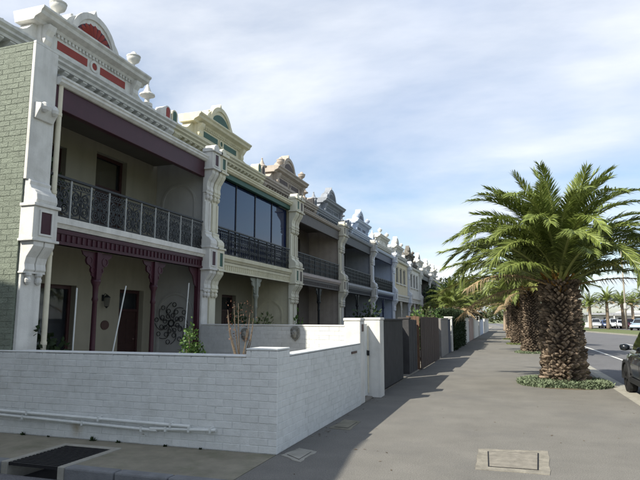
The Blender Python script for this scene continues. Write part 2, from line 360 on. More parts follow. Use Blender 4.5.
mb = MB(); r_ = random.Random(77)
for i in range(420):
    k = r_.random()
    if k < .45: x, y = -2.64 + abs(r_.gauss(0, .16)), 6.5 + 40 * r_.random() ** 1.6
    elif k < .75: x, y = 2.2 - abs(r_.gauss(0, .3)), 6 + 35 * r_.random()
    else: x, y = r_.uniform(-2.4, 2.2), 5.6 + 24 * r_.random() ** 1.3
    a = r_.uniform(0, 6.28); l = r_.uniform(.008, .03); w = l * r_.uniform(.2, .5); c, s2 = math.cos(a), math.sin(a); h = r_.uniform(.003, .009)
    mb.add([(x - c * l, y - s2 * l, .003), (x + s2 * w, y - c * w, h), (x + c * l, y + s2 * l, .004), (x - s2 * w, y + c * w, h)], [(0, 1, 2, 3)])
tag(mb.build('leaf_litter', mat('litter', (.12, .085, .05), .9, .2, 9, island=.5), recalc=False), 'scattered dry leaf scraps and grit on the footpath', 'litter', kind='stuff')

def cover(name, label, pts, m, lid, group=None):
    c = sum((Vector((p[0], p[1], 0)) for p in pts), Vector()) / 4
    t = thing(name, label, 'pit cover', c, 0, group)
    q = [(p[0] - c.x, p[1] - c.y) for p in pts]
    rj = random.Random(len(label)); qq = []
    for k in range(4):
        for f in range(6):
            e = f / 6; jx, jy = rj.uniform(-.016, .016), rj.uniform(-.014, .014)
            qq.append((q[k][0] + (q[(k + 1) % 4][0] - q[k][0]) * e + jx, q[k][1] + (q[(k + 1) % 4][1] - q[k][1]) * e + jy))
    MB().prism(qq, 'z', -.05, .006).build('surround', m, t)
    MB().prism([(a * .66, b * .70) for a, b in q], 'z', -.04, .011).build('lid', lid, t)
    mb = MB()
    for k in range(4):
        a, b = q[k], q[(k + 1) % 4]; a = (a[0] * .70, a[1] * .74); b = (b[0] * .70, b[1] * .74)
        a2, b2 = (a[0] / .7 * .66, a[1] / .74 * .70), (b[0] / .7 * .66, b[1] / .74 * .70)
        mb.add([(*a, .0085), (*b, .0085), (*b2, .0085), (*a2, .0085)], [(0, 1, 2, 3)])
    mb.build('lid_seam', STEELD, t)
    return t
COVL = mat('cover_lid', (.20, .185, .155), .85, .25, 9, .3, 60)
COVS = mat('cover_surround', (.215, .20, .165), .9, .3, 7, .4, 50, dirtcol=(.17, .16, .14), dirt=.7, dirtscale=5)
cover('pit_cover', 'rectangular utility pit lid in cracked pale concrete out on the open footpath', [(-.42, 7.50), (.42, 7.63), (.36, 6.52), (-.38, 6.50)], COVS, COVL)
cover('pit_cover', 'pale concrete pit lid set in the footpath at the white wall corner', [(-2.60, 6.43), (-2.54, 6.85), (-2.27, 6.72), (-2.29, 6.19)], CONC, CONC)
cover('pit_cover', 'brownish pit lid in the footpath midway along the white wall', [(-2.57, 8.2), (-2.54, 8.95), (-2.24, 8.86), (-2.25, 8.15)], CONCO, CONCO)

# ---------------------------------------------------------------- palms
def frond_mesh(name, elev, bend, length, lmat, rmat, seed, nl=128, droop=.35, lsize=.42):
    r = random.Random(seed); n = 16; pts = [Vector((0, 0, 0))]; tan = []
    wob = r.uniform(-.12, .12)
    for i in range(n):
        t = (i + .5) / n; a = R(elev - bend * t ** 1.35); y = wob * t
        d = Vector((math.cos(a), y, math.sin(a))).normalized(); tan.append(d); pts.append(pts[-1] + d * (length / n))
    tan.append(tan[-1])
    mb = MB()
    vs = []; fs = []
    for i, p in enumerate(pts):
        d = tan[min(i, n - 1)]; s = Vector((0, 1, 0)); u = d.cross(s) * -1; w = .011 * (1 - i / n) ** .8 + .002
        if i == 0: w = .022
        vs += [p + s * w + u * w * .1, p - u * w * .6, p - s * w + u * w * .1, p + u * w * .5]
    for i in range(n):
        for j in range(4): fs.append((i * 4 + j, i * 4 + (j + 1) % 4, i * 4 + 4 + (j + 1) % 4, i * 4 + 4 + j))
    nr = len(fs); mb.add(vs, fs)
    for side in (-1, 1):
        for k in range(nl):
            t = .12 + .88 * (k + r.random() * .7) / nl
            fi = min(t * n, n - .001); i = int(fi); p = pts[i].lerp(pts[i + 1], fi - i); d = tan[i]
            s = Vector((0, side, 0)); s = (s - d * s.dot(d)).normalized(); u = d.cross(Vector((0, -1, 0))).normalized()
            if u.z < 0 and abs(d.z) < .9: u = -u
            a = R(62 - 38 * t + r.uniform(-9, 9)); v = .45 * (1 - t * .4) + r.uniform(-.22, .22)
            dr = (d * math.cos(a) + s * math.sin(a) + u * v * .7).normalized()
            ln = lsize * (.35 + .65 * math.sin(math.pi * min(1, .14 + t * .80)) ** .7) * r.uniform(.85, 1.12) * (.55 if t < .2 else 1)
            wv = (d - dr * d.dot(dr)).normalized(); wv = (wv + u * r.uniform(-.5, .5)).normalized(); w = .0046 if t > .2 else .003
            g = Vector((0, 0, -1)) * ln * droop * r.uniform(.5, 1.3)
            m1 = p + dr * ln * .5 + g * .18; tip = p + dr * ln * .97 + g
            mb.add([p + wv * w * .5, p - wv * w * .5, m1 - wv * w, m1 + wv * w, tip], [(0, 1, 2, 3), (3, 2, 4)])
    me = mb.mesh(name, lmat, False, False); me.materials.append(rmat)
    for i in range(nr): me.polygons[i].material_index = 1
    return me
FR_UP, FR_MID, FR_LOW, FR_DRY = [], [], [], []
for s in range(4): FR_UP.append(frond_mesh('frond', 88 - 4 * s, 40 + 12 * s, 1.0, PALMG, RACHIS, s, lsize=.15, droop=.12))
for s in range(8): FR_MID.append(frond_mesh('frond', 80 - 5 * s, 90 + 8 * (s % 4), 1.0, PALMG, RACHIS, 10 + s, lsize=.165, droop=.30))
for s in range(6): FR_LOW.append(frond_mesh('frond', 42 - 5 * s, 58 - 3 * s, 1.0, PALMG if s < 5 else PALMY, RACHIS, 30 + s, lsize=.165, droop=.42))
for s in range(4): FR_DRY.append(frond_mesh('frond', 20 - 8 * s, 48 - 3 * s, 1.0, PALMB, RACHISB, 50 + s, nl=70, lsize=.125, droop=.75))

def palm(name, label, loc, trunk_h, r0, r1, counts, length, group, seed, lean=0, boss=True, cat='palm tree'):
    r = random.Random(seed); t = thing(name, label, cat, loc, r.uniform(0, 6.28), group)
    prof = lambda f: r0 * (1.06 - .12 * f) + (r1 - r0) * f ** 2 + (.10 * r0 * max(0, 1 - f * 7))
    mb = MB(); mb.lathe([(prof(f) - .05, f * trunk_h) for f in [i / 10 for i in range(11)]] + [(.05, trunk_h + .12)], seg=18)
    core = mb.build('trunk', BARKD if boss else BARK, t, smooth=True)
    if boss:
        mb = MB(); rows = int(trunk_h / .066); per = 19
        for i in range(rows):
            f = (i + .5) / rows; rr = prof(f); z = f * trunk_h
            for k in range(per):
                a = 2 * math.pi * (k + .5 * (i % 2)) / per + r.uniform(-.06, .06); w = math.pi * rr / per * .95 * r.uniform(.6, 1.05); h = .068 * r.uniform(.7, 1.5)
                out = .062 * r.uniform(.4, 1.9) + (.05 if f > .82 else 0)
                ca, sa = math.cos(a), math.sin(a); e = Vector((ca, sa, 0)); tt = Vector((-sa, ca, 0)); c = e * (rr - .06) + Vector((0, 0, z + r.uniform(-.02, .02)))
                o1 = e * (out + .06); tilt = r.uniform(-.03, .03)
                vs = [c - tt * w, c - Vector((0, 0, h * .9)), c + tt * w, c + Vector((0, 0, h * .55)),
                      c + o1 - tt * w * .62 + Vector((0, 0, h * .28 + tilt)), c + o1 * .75 - Vector((0, 0, h * .38)), c + o1 + tt * w * .62 + Vector((0, 0, h * .28 - tilt)), c + o1 * .85 + Vector((0, 0, h * .62))]
                mb.add(vs, [(4, 5, 6, 7), (0, 1, 5, 4), (1, 2, 6, 5), (2, 3, 7, 6), (3, 0, 4, 7)])
        b = mb.build('leaf_bases', BARK, t); tag(b, kind='stuff')
        mb = MB()
        for i in range(46):                       # cut stalks round the neck
            a = r.uniform(0, 6.28); z = trunk_h - r.uniform(0, .42); rr = prof(1) * .9; e = Vector((math.cos(a), math.sin(a), 0))
            p0 = e * (rr - .08) + Vector((0, 0, z)); p1 = p0 + e * r.uniform(.10, .2) + Vector((0, 0, r.uniform(.14, .3)))
            mb.tube([p0, p1], .05, 5, .032)
        tag(mb.build('cut_stalks', NUT, t), kind='stuff')
    ga = 2.39996; k = 0
    for meshes, cnt in zip((FR_UP, FR_MID, FR_LOW, FR_DRY), counts):
        for i in range(cnt):
            me = meshes[(i * len(meshes)) // cnt]; L_ = length * r.uniform(.9, 1.08) * {0: .96, 1: 1.0, 2: .98, 3: .86}[[FR_UP, FR_MID, FR_LOW, FR_DRY].index(meshes)]
            a = k * ga + r.uniform(-.2, .2); k += 1
            lvl = [FR_UP, FR_MID, FR_LOW, FR_DRY].index(meshes)
            rad = r1 * (.15, .45, .75, .85)[lvl]; zz_ = trunk_h + (.12, .06, -.06, -.16)[lvl]
            link('frond', me, t, (rad * math.cos(a), rad * math.sin(a), zz_), (r.uniform(-.25, .25), r.uniform(-.06, .06), a), (L_, L_, L_))
    return t
palm('palm_tree', 'stout palm with thick shaggy trunk rising from a large oval of low grey-green plants', (1.30, 15.6, -.02), 2.62, .475, .41, (22, 50, 18, 3), 3.15, 'palms along the footpath edge', 3)
PROW = [((1.12, 29.3, -.02), 3.0, 'second palm along the kerb, with orange-brown trunk neck and drooping dry fronds'),
        ((.72, 38.8, -.02), 2.7, 'third palm of the kerb row, next after the one with the orange-brown neck'),
        ((.45, 48, -.02), 2.9, 'fourth palm of the kerb row, counted from the stout palm with the large oval bed'), ((.35, 58, -.02), 2.8, 'fifth palm of the kerb row, counted from the stout palm with the large oval bed'), ((.2, 69, -.02), 2.9, 'sixth palm of the kerb row, counted from the stout palm with the large oval bed'), ((-.1, 82, -.02), 2.9, 'seventh and last palm of the kerb row, at the narrow end of the footpath')]
for i, (p, h, lab) in enumerate(PROW):
    palm('palm_tree', lab or 'palm far down the kerb row, seen over the narrow end of the footpath', p, h, .46, .40, (12, 38, 18, 3) if i < 2 else (8, 28, 12, 2), 3.0 if i < 2 else 2.9, 'palms along the footpath edge', 20 + i, boss=i < 3)

# low planting round the palms
def tuft(name, label, loc, rx, ry, n, h, m, seed, group=None, cat='ground cover'):
    r = random.Random(seed); mb = MB(); k = 0
    while k < n:
        x, y = r.uniform(-1, 1), r.uniform(-1, 1); d = (abs(x) ** 2.6 + abs(y) ** 2.6)
        if d > r.uniform(.82, 1.05): continue
        k += 1; hh = h * r.uniform(.5, 1.1) * (1 - .35 * d) ; a = r.uniform(0, 6.28); w = r.uniform(.008, .016)
        p = Vector((x * rx, y * ry, -.02)); e = Vector((math.cos(a), math.sin(a), 0)); s = Vector((-e.y, e.x, 0)) * w
        mid = p + e * hh * r.uniform(.1, .5) + Vector((0, 0, hh * .7)); tip = mid + e * hh * r.uniform(.2, .6) + Vector((0, 0, hh * r.uniform(.0, .35)))
        mb.add([p - s, p + s, mid + s * 1.4, mid - s * 1.4, tip], [(0, 1, 2, 3), (3, 2, 4)])
    t = mb.build(name, m, None, loc, recalc=False)
    return tag(t, label, cat, group, kind='stuff')
mb = MB(); mb.lathe([(1.12, 0), (1.05, .02), (.5, .05)], (0, 0, 0), 24); s_ = mb.build('planting_bed', SOIL, None, (1.28, 15.55, -.001)); s_.scale = (1.0, 1.15, 1); tag(s_, kind='structure')
tuft('ground_cover', 'large oval of low grey-green plants round the stout palm', (1.27, 15.55, 0), 1.08, 1.2, 11000, .19, GCOVER, 1)
for i, (p, h, lab) in enumerate(PROW[:3]):
    tuft('ground_cover', ['low green plants ringing the palm with the orange-brown neck', 'low green plants ringing the third palm of the row', 'low green plants ringing the fourth palm of the row'][i], (p[0], p[1], 0), .85, 1.2, 1800, .16, GCOVER if i == 0 else GRASS, 5 + i)

#<HOUSES
# ---------------------------------------------------------------- terrace houses
XF = -6.85                                   # plane of the pier fronts
XM = -1.45                                   # main wall, local x
BND = [6.48, 12.12, 17.85, 23.75, 29.8, 35.9, 41.9, 47.9, 53.9, 59.9, 66.0, 72.2]

def lace_mesh(w, h, m, dense=True):
    mb = MB(); th = .016
    mb.box(-th / 2, th / 2, -w / 2, w / 2, 0, .018); mb.box(-th / 2, th / 2, -w / 2, w / 2, h * .80, h * .80 + .014)
    mb.box(-th / 2, th / 2, -.008, .008, 0.018, h * .80)
    for sy in (-1, 1):
        mb.ring((0, sy * w * .245, h * .60), w * .17, .03, th, seg=14); mb.ring((0, sy * w * .245, h * .24), w * .19, .032, th, seg=14)
        mb.ring((0, sy * w * .245, h * .60), w * .075, .018, th, seg=8); mb.ring((0, sy * w * .245, h * .24), w * .09, .018, th, seg=8)
        mb.ring((0, sy * w * .12, h * .42), w * .10, .03, th, seg=10); mb.ring((0, sy * w * .38, h * .42), w * .09, .03, th, seg=10)
        mb.ring((0, sy * w * .47, h * .42), h * .36, .02, th, seg=12, a0=math.pi / 2 if sy > 0 else -math.pi / 2, a1=3 * math.pi / 2 if sy > 0 else math.pi / 2) if dense else None
        for k in range(3): mb.ring((0, sy * w * (.09 + .16 * k), h * .9), w * .065, .016, th, seg=8)
    return mb.mesh('railing_panel', m)
def baluster_mesh(w, h, m):
    mb = MB(); mb.box(-.01, .01, -w / 2, w / 2, 0, .02); mb.box(-.01, .01, -w / 2, w / 2, h * .82, h * .82 + .016)
    n = 5
    for i in range(n):
        y = -w / 2 + (i + .5) * w / n; mb.box(-.009, .009, y - .011, y + .011, .02, h * .82)
        mb.ring((0, y, h * .3), w / n * .36, .016, .014, seg=8); mb.ring((0, y, h * .58), w / n * .3, .016, .014, seg=8); mb.ring((0, y, h * .92), w / n * .3, .014, .014, seg=8)
    return mb.mesh('railing_panel', m)
LACE = lace_mesh(.44, .62, IRON); BALU = baluster_mesh(.55, .62, IRON)
def modillion_mesh(m):
    return MB().prism([(0, -.02), (.07, -.02), (.11, .02), (.11, .07), (.18, .10), (.25, .14), (.25, .17), (0, .17)], 'y', -.062, .062).mesh('modillion', m)
def urn_prof(s): return [(r * s, z * s) for r, z in [(.16, 0), (.16, .07), (.09, .10), (.05, .17), (.06, .20), (.19, .30), (.23, .40), (.21, .44), (.24, .46), (.24, .49), (.13, .53), (.10, .60), (.03, .66)]]
def finial_prof(s): return [(r * s, z * s) for r, z in [(.17, 0), (.17, .10), (.08, .14), (.07, .26), (.16, .33), (.24, .36), (.24, .40), (.13, .47), (.07, .62), (.03, .72), (.045, .76), (.0, .82)]]

def pier(root, ya, yb, m, panel, lower_only=False, fine=True):
    w = yb - ya; c = (ya + yb) / 2; mb = MB(); B = -.06
    mb.box(B, .09, ya, yb, 0, .38); mb.prism([(B, .38), (.09, .38), (.0, .5), (B, .5)], 'y', ya, yb)
    mb.box(B, 0, ya + .04, yb - .04, .5, 2.28)
    def console(z0, z1):
        h = z1 - z0; pr = [(B, z0), (.03, z0), (.07, z0 + .12 * h), (.055, z0 + .3 * h), (.08, z0 + .5 * h), (.15, z0 + .7 * h), (.2, z0 + .85 * h), (.205, z1), (B, z1)]
        mid = .012
        mb.prism(pr, 'y', ya + .03, c - mid); mb.prism(pr, 'y', c + mid, yb - .03)
        mb.prism([(p - .02 if p > 0 else p, q) for p, q in pr], 'y', c - mid, c + mid)
        for sy in (-1, 1):
            y = c + sy * w * .22
            mb.lathe([(.02, -.17), (.05, -.13), (.055, -.09), (.035, -.05), (.06, -.03), (.06, 0)], (.03, y, z0), 8)
        mb.box(B, .05, ya + .02, yb - .02, z0 - .0, z0 + .03)
    console(2.28, 2.76)
    mb.box(B, .235, ya - .03, yb + .03, 2.76, 2.80); mb.box(B, .20, ya - .005, yb + .005, 2.80, 3.29); mb.box(B, .235, ya - .03, yb + .03, 3.29, 3.34)
    mb.prism([(B, 3.34), (.19, 3.34), (.21, 3.40), (.20, 3.48), (.15, 3.54), (.08, 3.58), (.05, 3.64), (.06, 3.69), (.03, 3.72), (B, 3.72)], 'y', ya + .03, yb - .03)
    if lower_only:
        mb.box(B, 0, ya, yb, 3.72, 5.92)
        mb.box(B, .0, ya, yb, 5.92, 5.96)
        mb.prism([(B, 4.70), (.04, 4.70), (.08, 4.78), (.13, 4.86), (.14, 4.93), (.02, 4.96), (B, 4.96)], 'y', ya + .05, yb - .05)
        for sy in (-1, 1): mb.lathe([(.02, -.1), (.06, -.06), (.07, -.01), (.05, .04), (.02, .07)], (.12, c + sy * .1, 4.9), 8)
    else:
        mb.box(B, 0, ya + .04, yb - .04, 3.72, 4.66)
        for sy in (-1, 1): mb.box(0, .025, c + sy * (w / 2 - .075) - .03, c + sy * (w / 2 - .075) + .03, 3.74, 4.44)
        console(4.66, 5.22)
        mb.box(B, .26, ya - .03, yb + .03, 5.22, 5.27); mb.box(B, .215, ya - .005, yb + .005, 5.27, 5.66); mb.box(B, .27, ya - .035, yb + .035, 5.66, 5.74)
        mb.prism([(ya + .02, 5.74), (yb - .02, 5.74), (yb - .10, 5.84), (c, 5.88), (ya + .10, 5.84)], 'x', B, .22)
    p = mb.build('pier', m, root, bevel=.008 if fine else 0)
    for z0, z1, xx in ((2.88, 3.21, .20),) + (() if lower_only else ((5.33, 5.6, .215),)):
        MB().box(xx - .01, xx + .005, c - w * .22, c + w * .22, z0, z1).build('panel', panel, p)
        if fine:
            f = MB()
            for a, b, d, e in ((c - w * .22 - .03, c - w * .22 - .002, z0 - .03, z1 + .03), (c + w * .22 + .002, c + w * .22 + .03, z0 - .03, z1 + .03)): f.box(xx - .01, xx + .02, a, b, d, e)
            for d, e in ((z0 - .03, z0 - .002), (z1 + .002, z1 + .03)): f.box(xx - .01, xx + .02, c - w * .22 - .002, c + w * .22 + .002, d, e)
            f.build('panel_frame', m, p)
    return p

def opening(root, kind, ya, yb, za, zb, frame=FRAMEB, upper=None, leaf=DOORD, split=None):
    """a door or window set 0.10 behind the main wall face"""
    x = XM - .13; w = .07
    mb = MB(); mb.box(x - .06, x, ya, ya + w, za, zb); mb.box(x - .06, x, yb - w, yb, za, zb); mb.box(x - .06, x, ya + w, yb - w, zb - w, zb)
    zt = split if split else za + (zb - za) * .78
    mb.box(x - .06, x + .01, ya + w, yb - w, zt - .03, zt + .03)
    t = mb.build(kind, frame, root)
    MB().box(x - .04, x - .03, ya + w, yb - w, zt + .03, zb - w).build('pane', GLASS, t)
    if upper: MB().box(x - .12, x - .11, ya + w, yb - w, zt + .03, zb - w).build('blind', upper, t)
    if kind == 'door':
        d = MB(); d.box(x - .05, x - .02, ya + w, yb - w, za, zt - .03); yc = (ya + yb) / 2
        for (a, b) in ((ya + w + .07, yc - .03), (yc + .03, yb - w - .07)):
            for (c, e) in ((za + .18, za + .75), (za + .9, zt - .2)): d.box(x - .02, x - .008, a, b, c, e)
        d.build('door_leaf', leaf, t, bevel=.006)
        MB().lathe([(.012, 0), (.03, .02), (.03, .05), (.01, .06)], (x + .0, yb - w - .1, za + .95), 8).build('door_knob', PLAQ, t)
    else:
        MB().box(x - .04, x - .03, ya + w, yb - w, za + .05, zt - .03).build('pane', GLASS, t)
        MB().box(x - .06, x, ya + w, yb - w, za, za + .05).build('sill', frame, t)
    return t

def parapet(root, half, m, acc, acc2, peak='arch', fine=True, left_end=False, urns=True, finials=True):
    X = XM; T = X - .28
    def contour(sy):
        pts = [(half, 6.70), (half - .42, 6.70), (half - .44, 6.86), (half - .62, 6.92)]
        y0, y1 = half - .62, 1.52
        for i in range(1, 9):
            t = i / 8; pts.append((y0 + (y1 - y0) * t, 6.80 + .42 * t ** 1.8 + .05 * math.sin(t * math.pi * 2)))
        return [(sy * y, z) for y, z in pts]
    poly = [(-half, 5.6), (half, 5.6)] + contour(1) + [(1.5, 7.18), (-1.5, 7.18)] + contour(-1)[::-1]
    pw = MB().prism(poly, 'x', T, X).build('parapet', m, root, bevel=.008 if fine else 0)
    h = half
    mb = MB(); mb.prism([(X, 6.44), (X + .27, 6.44), (X + .28, 6.49), (X + .34, 6.52), (X + .34, 6.56), (X + .39, 6.60), (X + .39, 6.65), (X + .05, 6.68), (X, 6.68)], 'y', -h, h)
    mb.prism([(X, 6.13), (X + .04, 6.13), (X + .07, 6.19), (X + .04, 6.23), (X, 6.23)], 'y', -h, h)
    mb.build('string_cornice', m, pw)
    n = int(2 * h / .25)
    if fine:
        me = modillion_mesh(m)
        for i in range(n): link('modillion', me, pw, (X, -h + (i + .5) * 2 * h / n, 6.27))
    else:
        mb = MB()
        for i in range(n): y = -h + (i + .5) * 2 * h / n; mb.prism([(X, 6.27), (X + .09, 6.29), (X + .19, 6.40), (X + .19, 6.438), (X, 6.438)], 'y', y - .05, y + .05)
        tag(mb.build('modillions', m, pw), kind='stuff')
    # raised entablature
    bx = X + .10; mb = MB(); mb.box(T + .02, bx, -1.46, 1.46, 6.76, 7.17); mb.box(T + .02, bx + .03, -1.48, 1.48, 6.72, 6.78)
    ent = mb.build('entablature', m, pw)
    mb = MB(); mb.prism([(T - .04, 7.17), (bx + .04, 7.17), (bx + .07, 7.22), (bx + .20, 7.27), (bx + .22, 7.33), (bx + .27, 7.37), (bx + .27, 7.41), (T - .1, 7.41)], 'y', -1.68, 1.68)
    mb.build('top_cornice', m, ent, bevel=.006 if fine else 0)
    for sy in (-1, 1):
        MB().box(bx - .01, bx + .006, sy * .62 - .42, sy * .62 + .42, 6.88, 7.05).build('panel', acc, ent)
        MB().prism([(bx, 6.80), (bx + .05, 6.80), (bx + .09, 6.88), (bx + .08, 6.98), (bx + .15, 7.08), (bx + .18, 7.17), (bx, 7.17)], 'y', sy * 1.34 - .09, sy * 1.34 + .09).build('console', m, ent)
    MB().ring((bx + .01, 0, 6.965), .105, .05, .04, 'x', 18).build('ring_moulding', m, ent)
    MB().prism([(.08 * math.cos(a), 6.965 + .08 * math.sin(a)) for a in [i * math.pi / 8 for i in range(16)]], 'x', bx - .01, bx + .012).build('roundel', acc, ent)
    mb = MB()
    for i in range(26): y = -1.25 + i * .1; mb.box(bx, bx + .035, y - .028, y + .028, 7.11, 7.168)
    tag(mb.build('dentils', m, ent), kind='stuff')
    # crest
    a0, a1 = T + .02, X + .08
    if peak == 'flat':
        MB().box(a0, a1, -.9, .9, 7.41, 7.58).build('blocking_course', m, ent)
    else:
        o = []
        for i in range(0, 25):
            a = math.pi * i / 24; y = .86 * math.cos(a); z = 7.41 + .56 * math.sin(a) ** .85
            o.append((y, z))
        k = 12; o = o[:10] + [(.24, 7.955), (.15, 8.02), (.13, 8.10), (.06, 8.14), (0, 8.27), (-.06, 8.14), (-.13, 8.10), (-.15, 8.02), (-.24, 7.955)] + o[15:]
        cr = MB().prism(o, 'x', a0, a1).build('pediment', m, ent, bevel=.01 if fine else 0)
        MB().ring((a1, 0, 7.42), .64, .13, .07, 'x', 20, 0, math.pi).build('arch_moulding', m, cr)
        ng = 11; me = None
        MB().prism([(.57 * math.cos(math.pi * i / 20), 7.415 + .46 * math.sin(math.pi * i / 20)) for i in range(21)], 'x', a1 - .02, a1 + .006).build('fan_ground', acc2 if peak == 'fan' else acc, cr)
        if peak == 'fan':
            for i in range(ng):
                a = math.pi * (i + .5) / ng; ca, sa = math.cos(a), math.sin(a); mb = MB()
                w = .52 * math.pi / ng * .46
                P_ = lambda r, s: (r * ca - s * sa, 7.415 + .92 * (r * sa + s * ca))
                q = [P_(.13, -.012), P_(.40, -w * .8), P_(.50, -w * .7), P_(.535, 0), P_(.50, w * .7), P_(.40, w * .8), P_(.13, .012)]
                mid = [(P_(.15, 0), .012), (P_(.45, 0), .05)]
                vs = [(a1 + .006, y, z) for y, z in q] + [(a1 + .006 + d, y, z) for (y, z), d in mid]
                mb.add(vs, [(0, 1, 8, 7), (1, 2, 8), (2, 3, 8), (3, 4, 8), (4, 5, 8), (5, 6, 7, 8), (6, 0, 7)])
                mb.build('fan_petal', acc, cr)
            MB().ring((a1 + .01, 0, 7.42), .10, .07, .05, 'x', 12, 0, math.pi).build('fan_boss', m, cr)
        for sy in (-1, 1):
            for y, z in ((.36, 7.93), (.6, 7.82)): MB().prism([(sy * (y - .06), z - .08), (sy * (y + .07), z - .14), (sy * (y + .06), z + .03), (sy * y, z + .06)], 'x', a0 + .06, a1 - .06).build('crest_leaf', m, cr)
    for sy in (-1, 1):
        if urns: MB().lathe(urn_prof(.68), (bx + .10, sy * 1.18, 7.41), 14).build('urn', m, pw, smooth=True)
        if finials and not (left_end and sy < 0): MB().lathe(finial_prof(.80), ((a0 + a1) / 2, sy * (half - .66), 6.90), 12).build('finial', m, pw)
        yt = sy * (half - .16)
        tb = [(yt - .135, 6.66), (yt + .135, 6.66), (yt + .135, 6.95)] + [(yt + .135 * math.cos(a), 6.95 + .12 * math.sin(a)) for a in [math.pi * i / 8 for i in range(1, 8)]] + [(yt - .135, 6.95)]
        tt = MB().prism(tb, 'x', X - .1, X + .20).build('end_tablet', m, pw)
        MB().prism([(yt + (y - yt) * .6, 6.74 + (z - 6.66) * .72) for y, z in tb], 'x', X + .18, X + .206).build('panel', acc, tt)
        ym = sy * (half - .14)
        MB().prism([(X, 6.08), (X + .12, 6.08), (X + .2, 6.18), (X + .22, 6.3), (X + .31, 6.4), (X + .31, 6.45), (X, 6.45)], 'y', ym - .12, ym + .12).build('console', m, pw)
    return pw

def post(root, y, m, z0=.15, z1=2.78, x=-.08):
    p = MB().lathe([(.09, 0), (.09, .12), (.06, .16), (.055, .5), (.07, .53), (.05, .58), (.042, 1.75), (.06, 1.79), (.045, 1.84), (.05, 2.02), (.085, 2.1), (.085, 2.14)], (x, y, z0), 12).build('verandah_post', m, root, smooth=True)
    MB().box(x - .055, x + .055, y - .055, y + .055, z0 + 2.14, z1).build('post_head', m, p)
    for sy in (-1, 1):
        mb = MB(); o = [(y + sy * .056, z1), (y + sy * .40, z1), (y + sy * .36, z1 - .07), (y + sy * .27, z1 - .11), (y + sy * .24, z1 - .2), (y + sy * .15, z1 - .28), (y + sy * .13, z1 - .42), (y + sy * .056, z1 - .46)]
        mb.prism(o, 'x', x - .012, x + .012); mb.ring((x, y + sy * .20, z1 - .16), .07, .025, .04, 'x', 12); mb.ring((x, y + sy * .11, z1 - .32), .045, .02, .04, 'x', 10)
        mb.build('bracket', m, p)
    return p

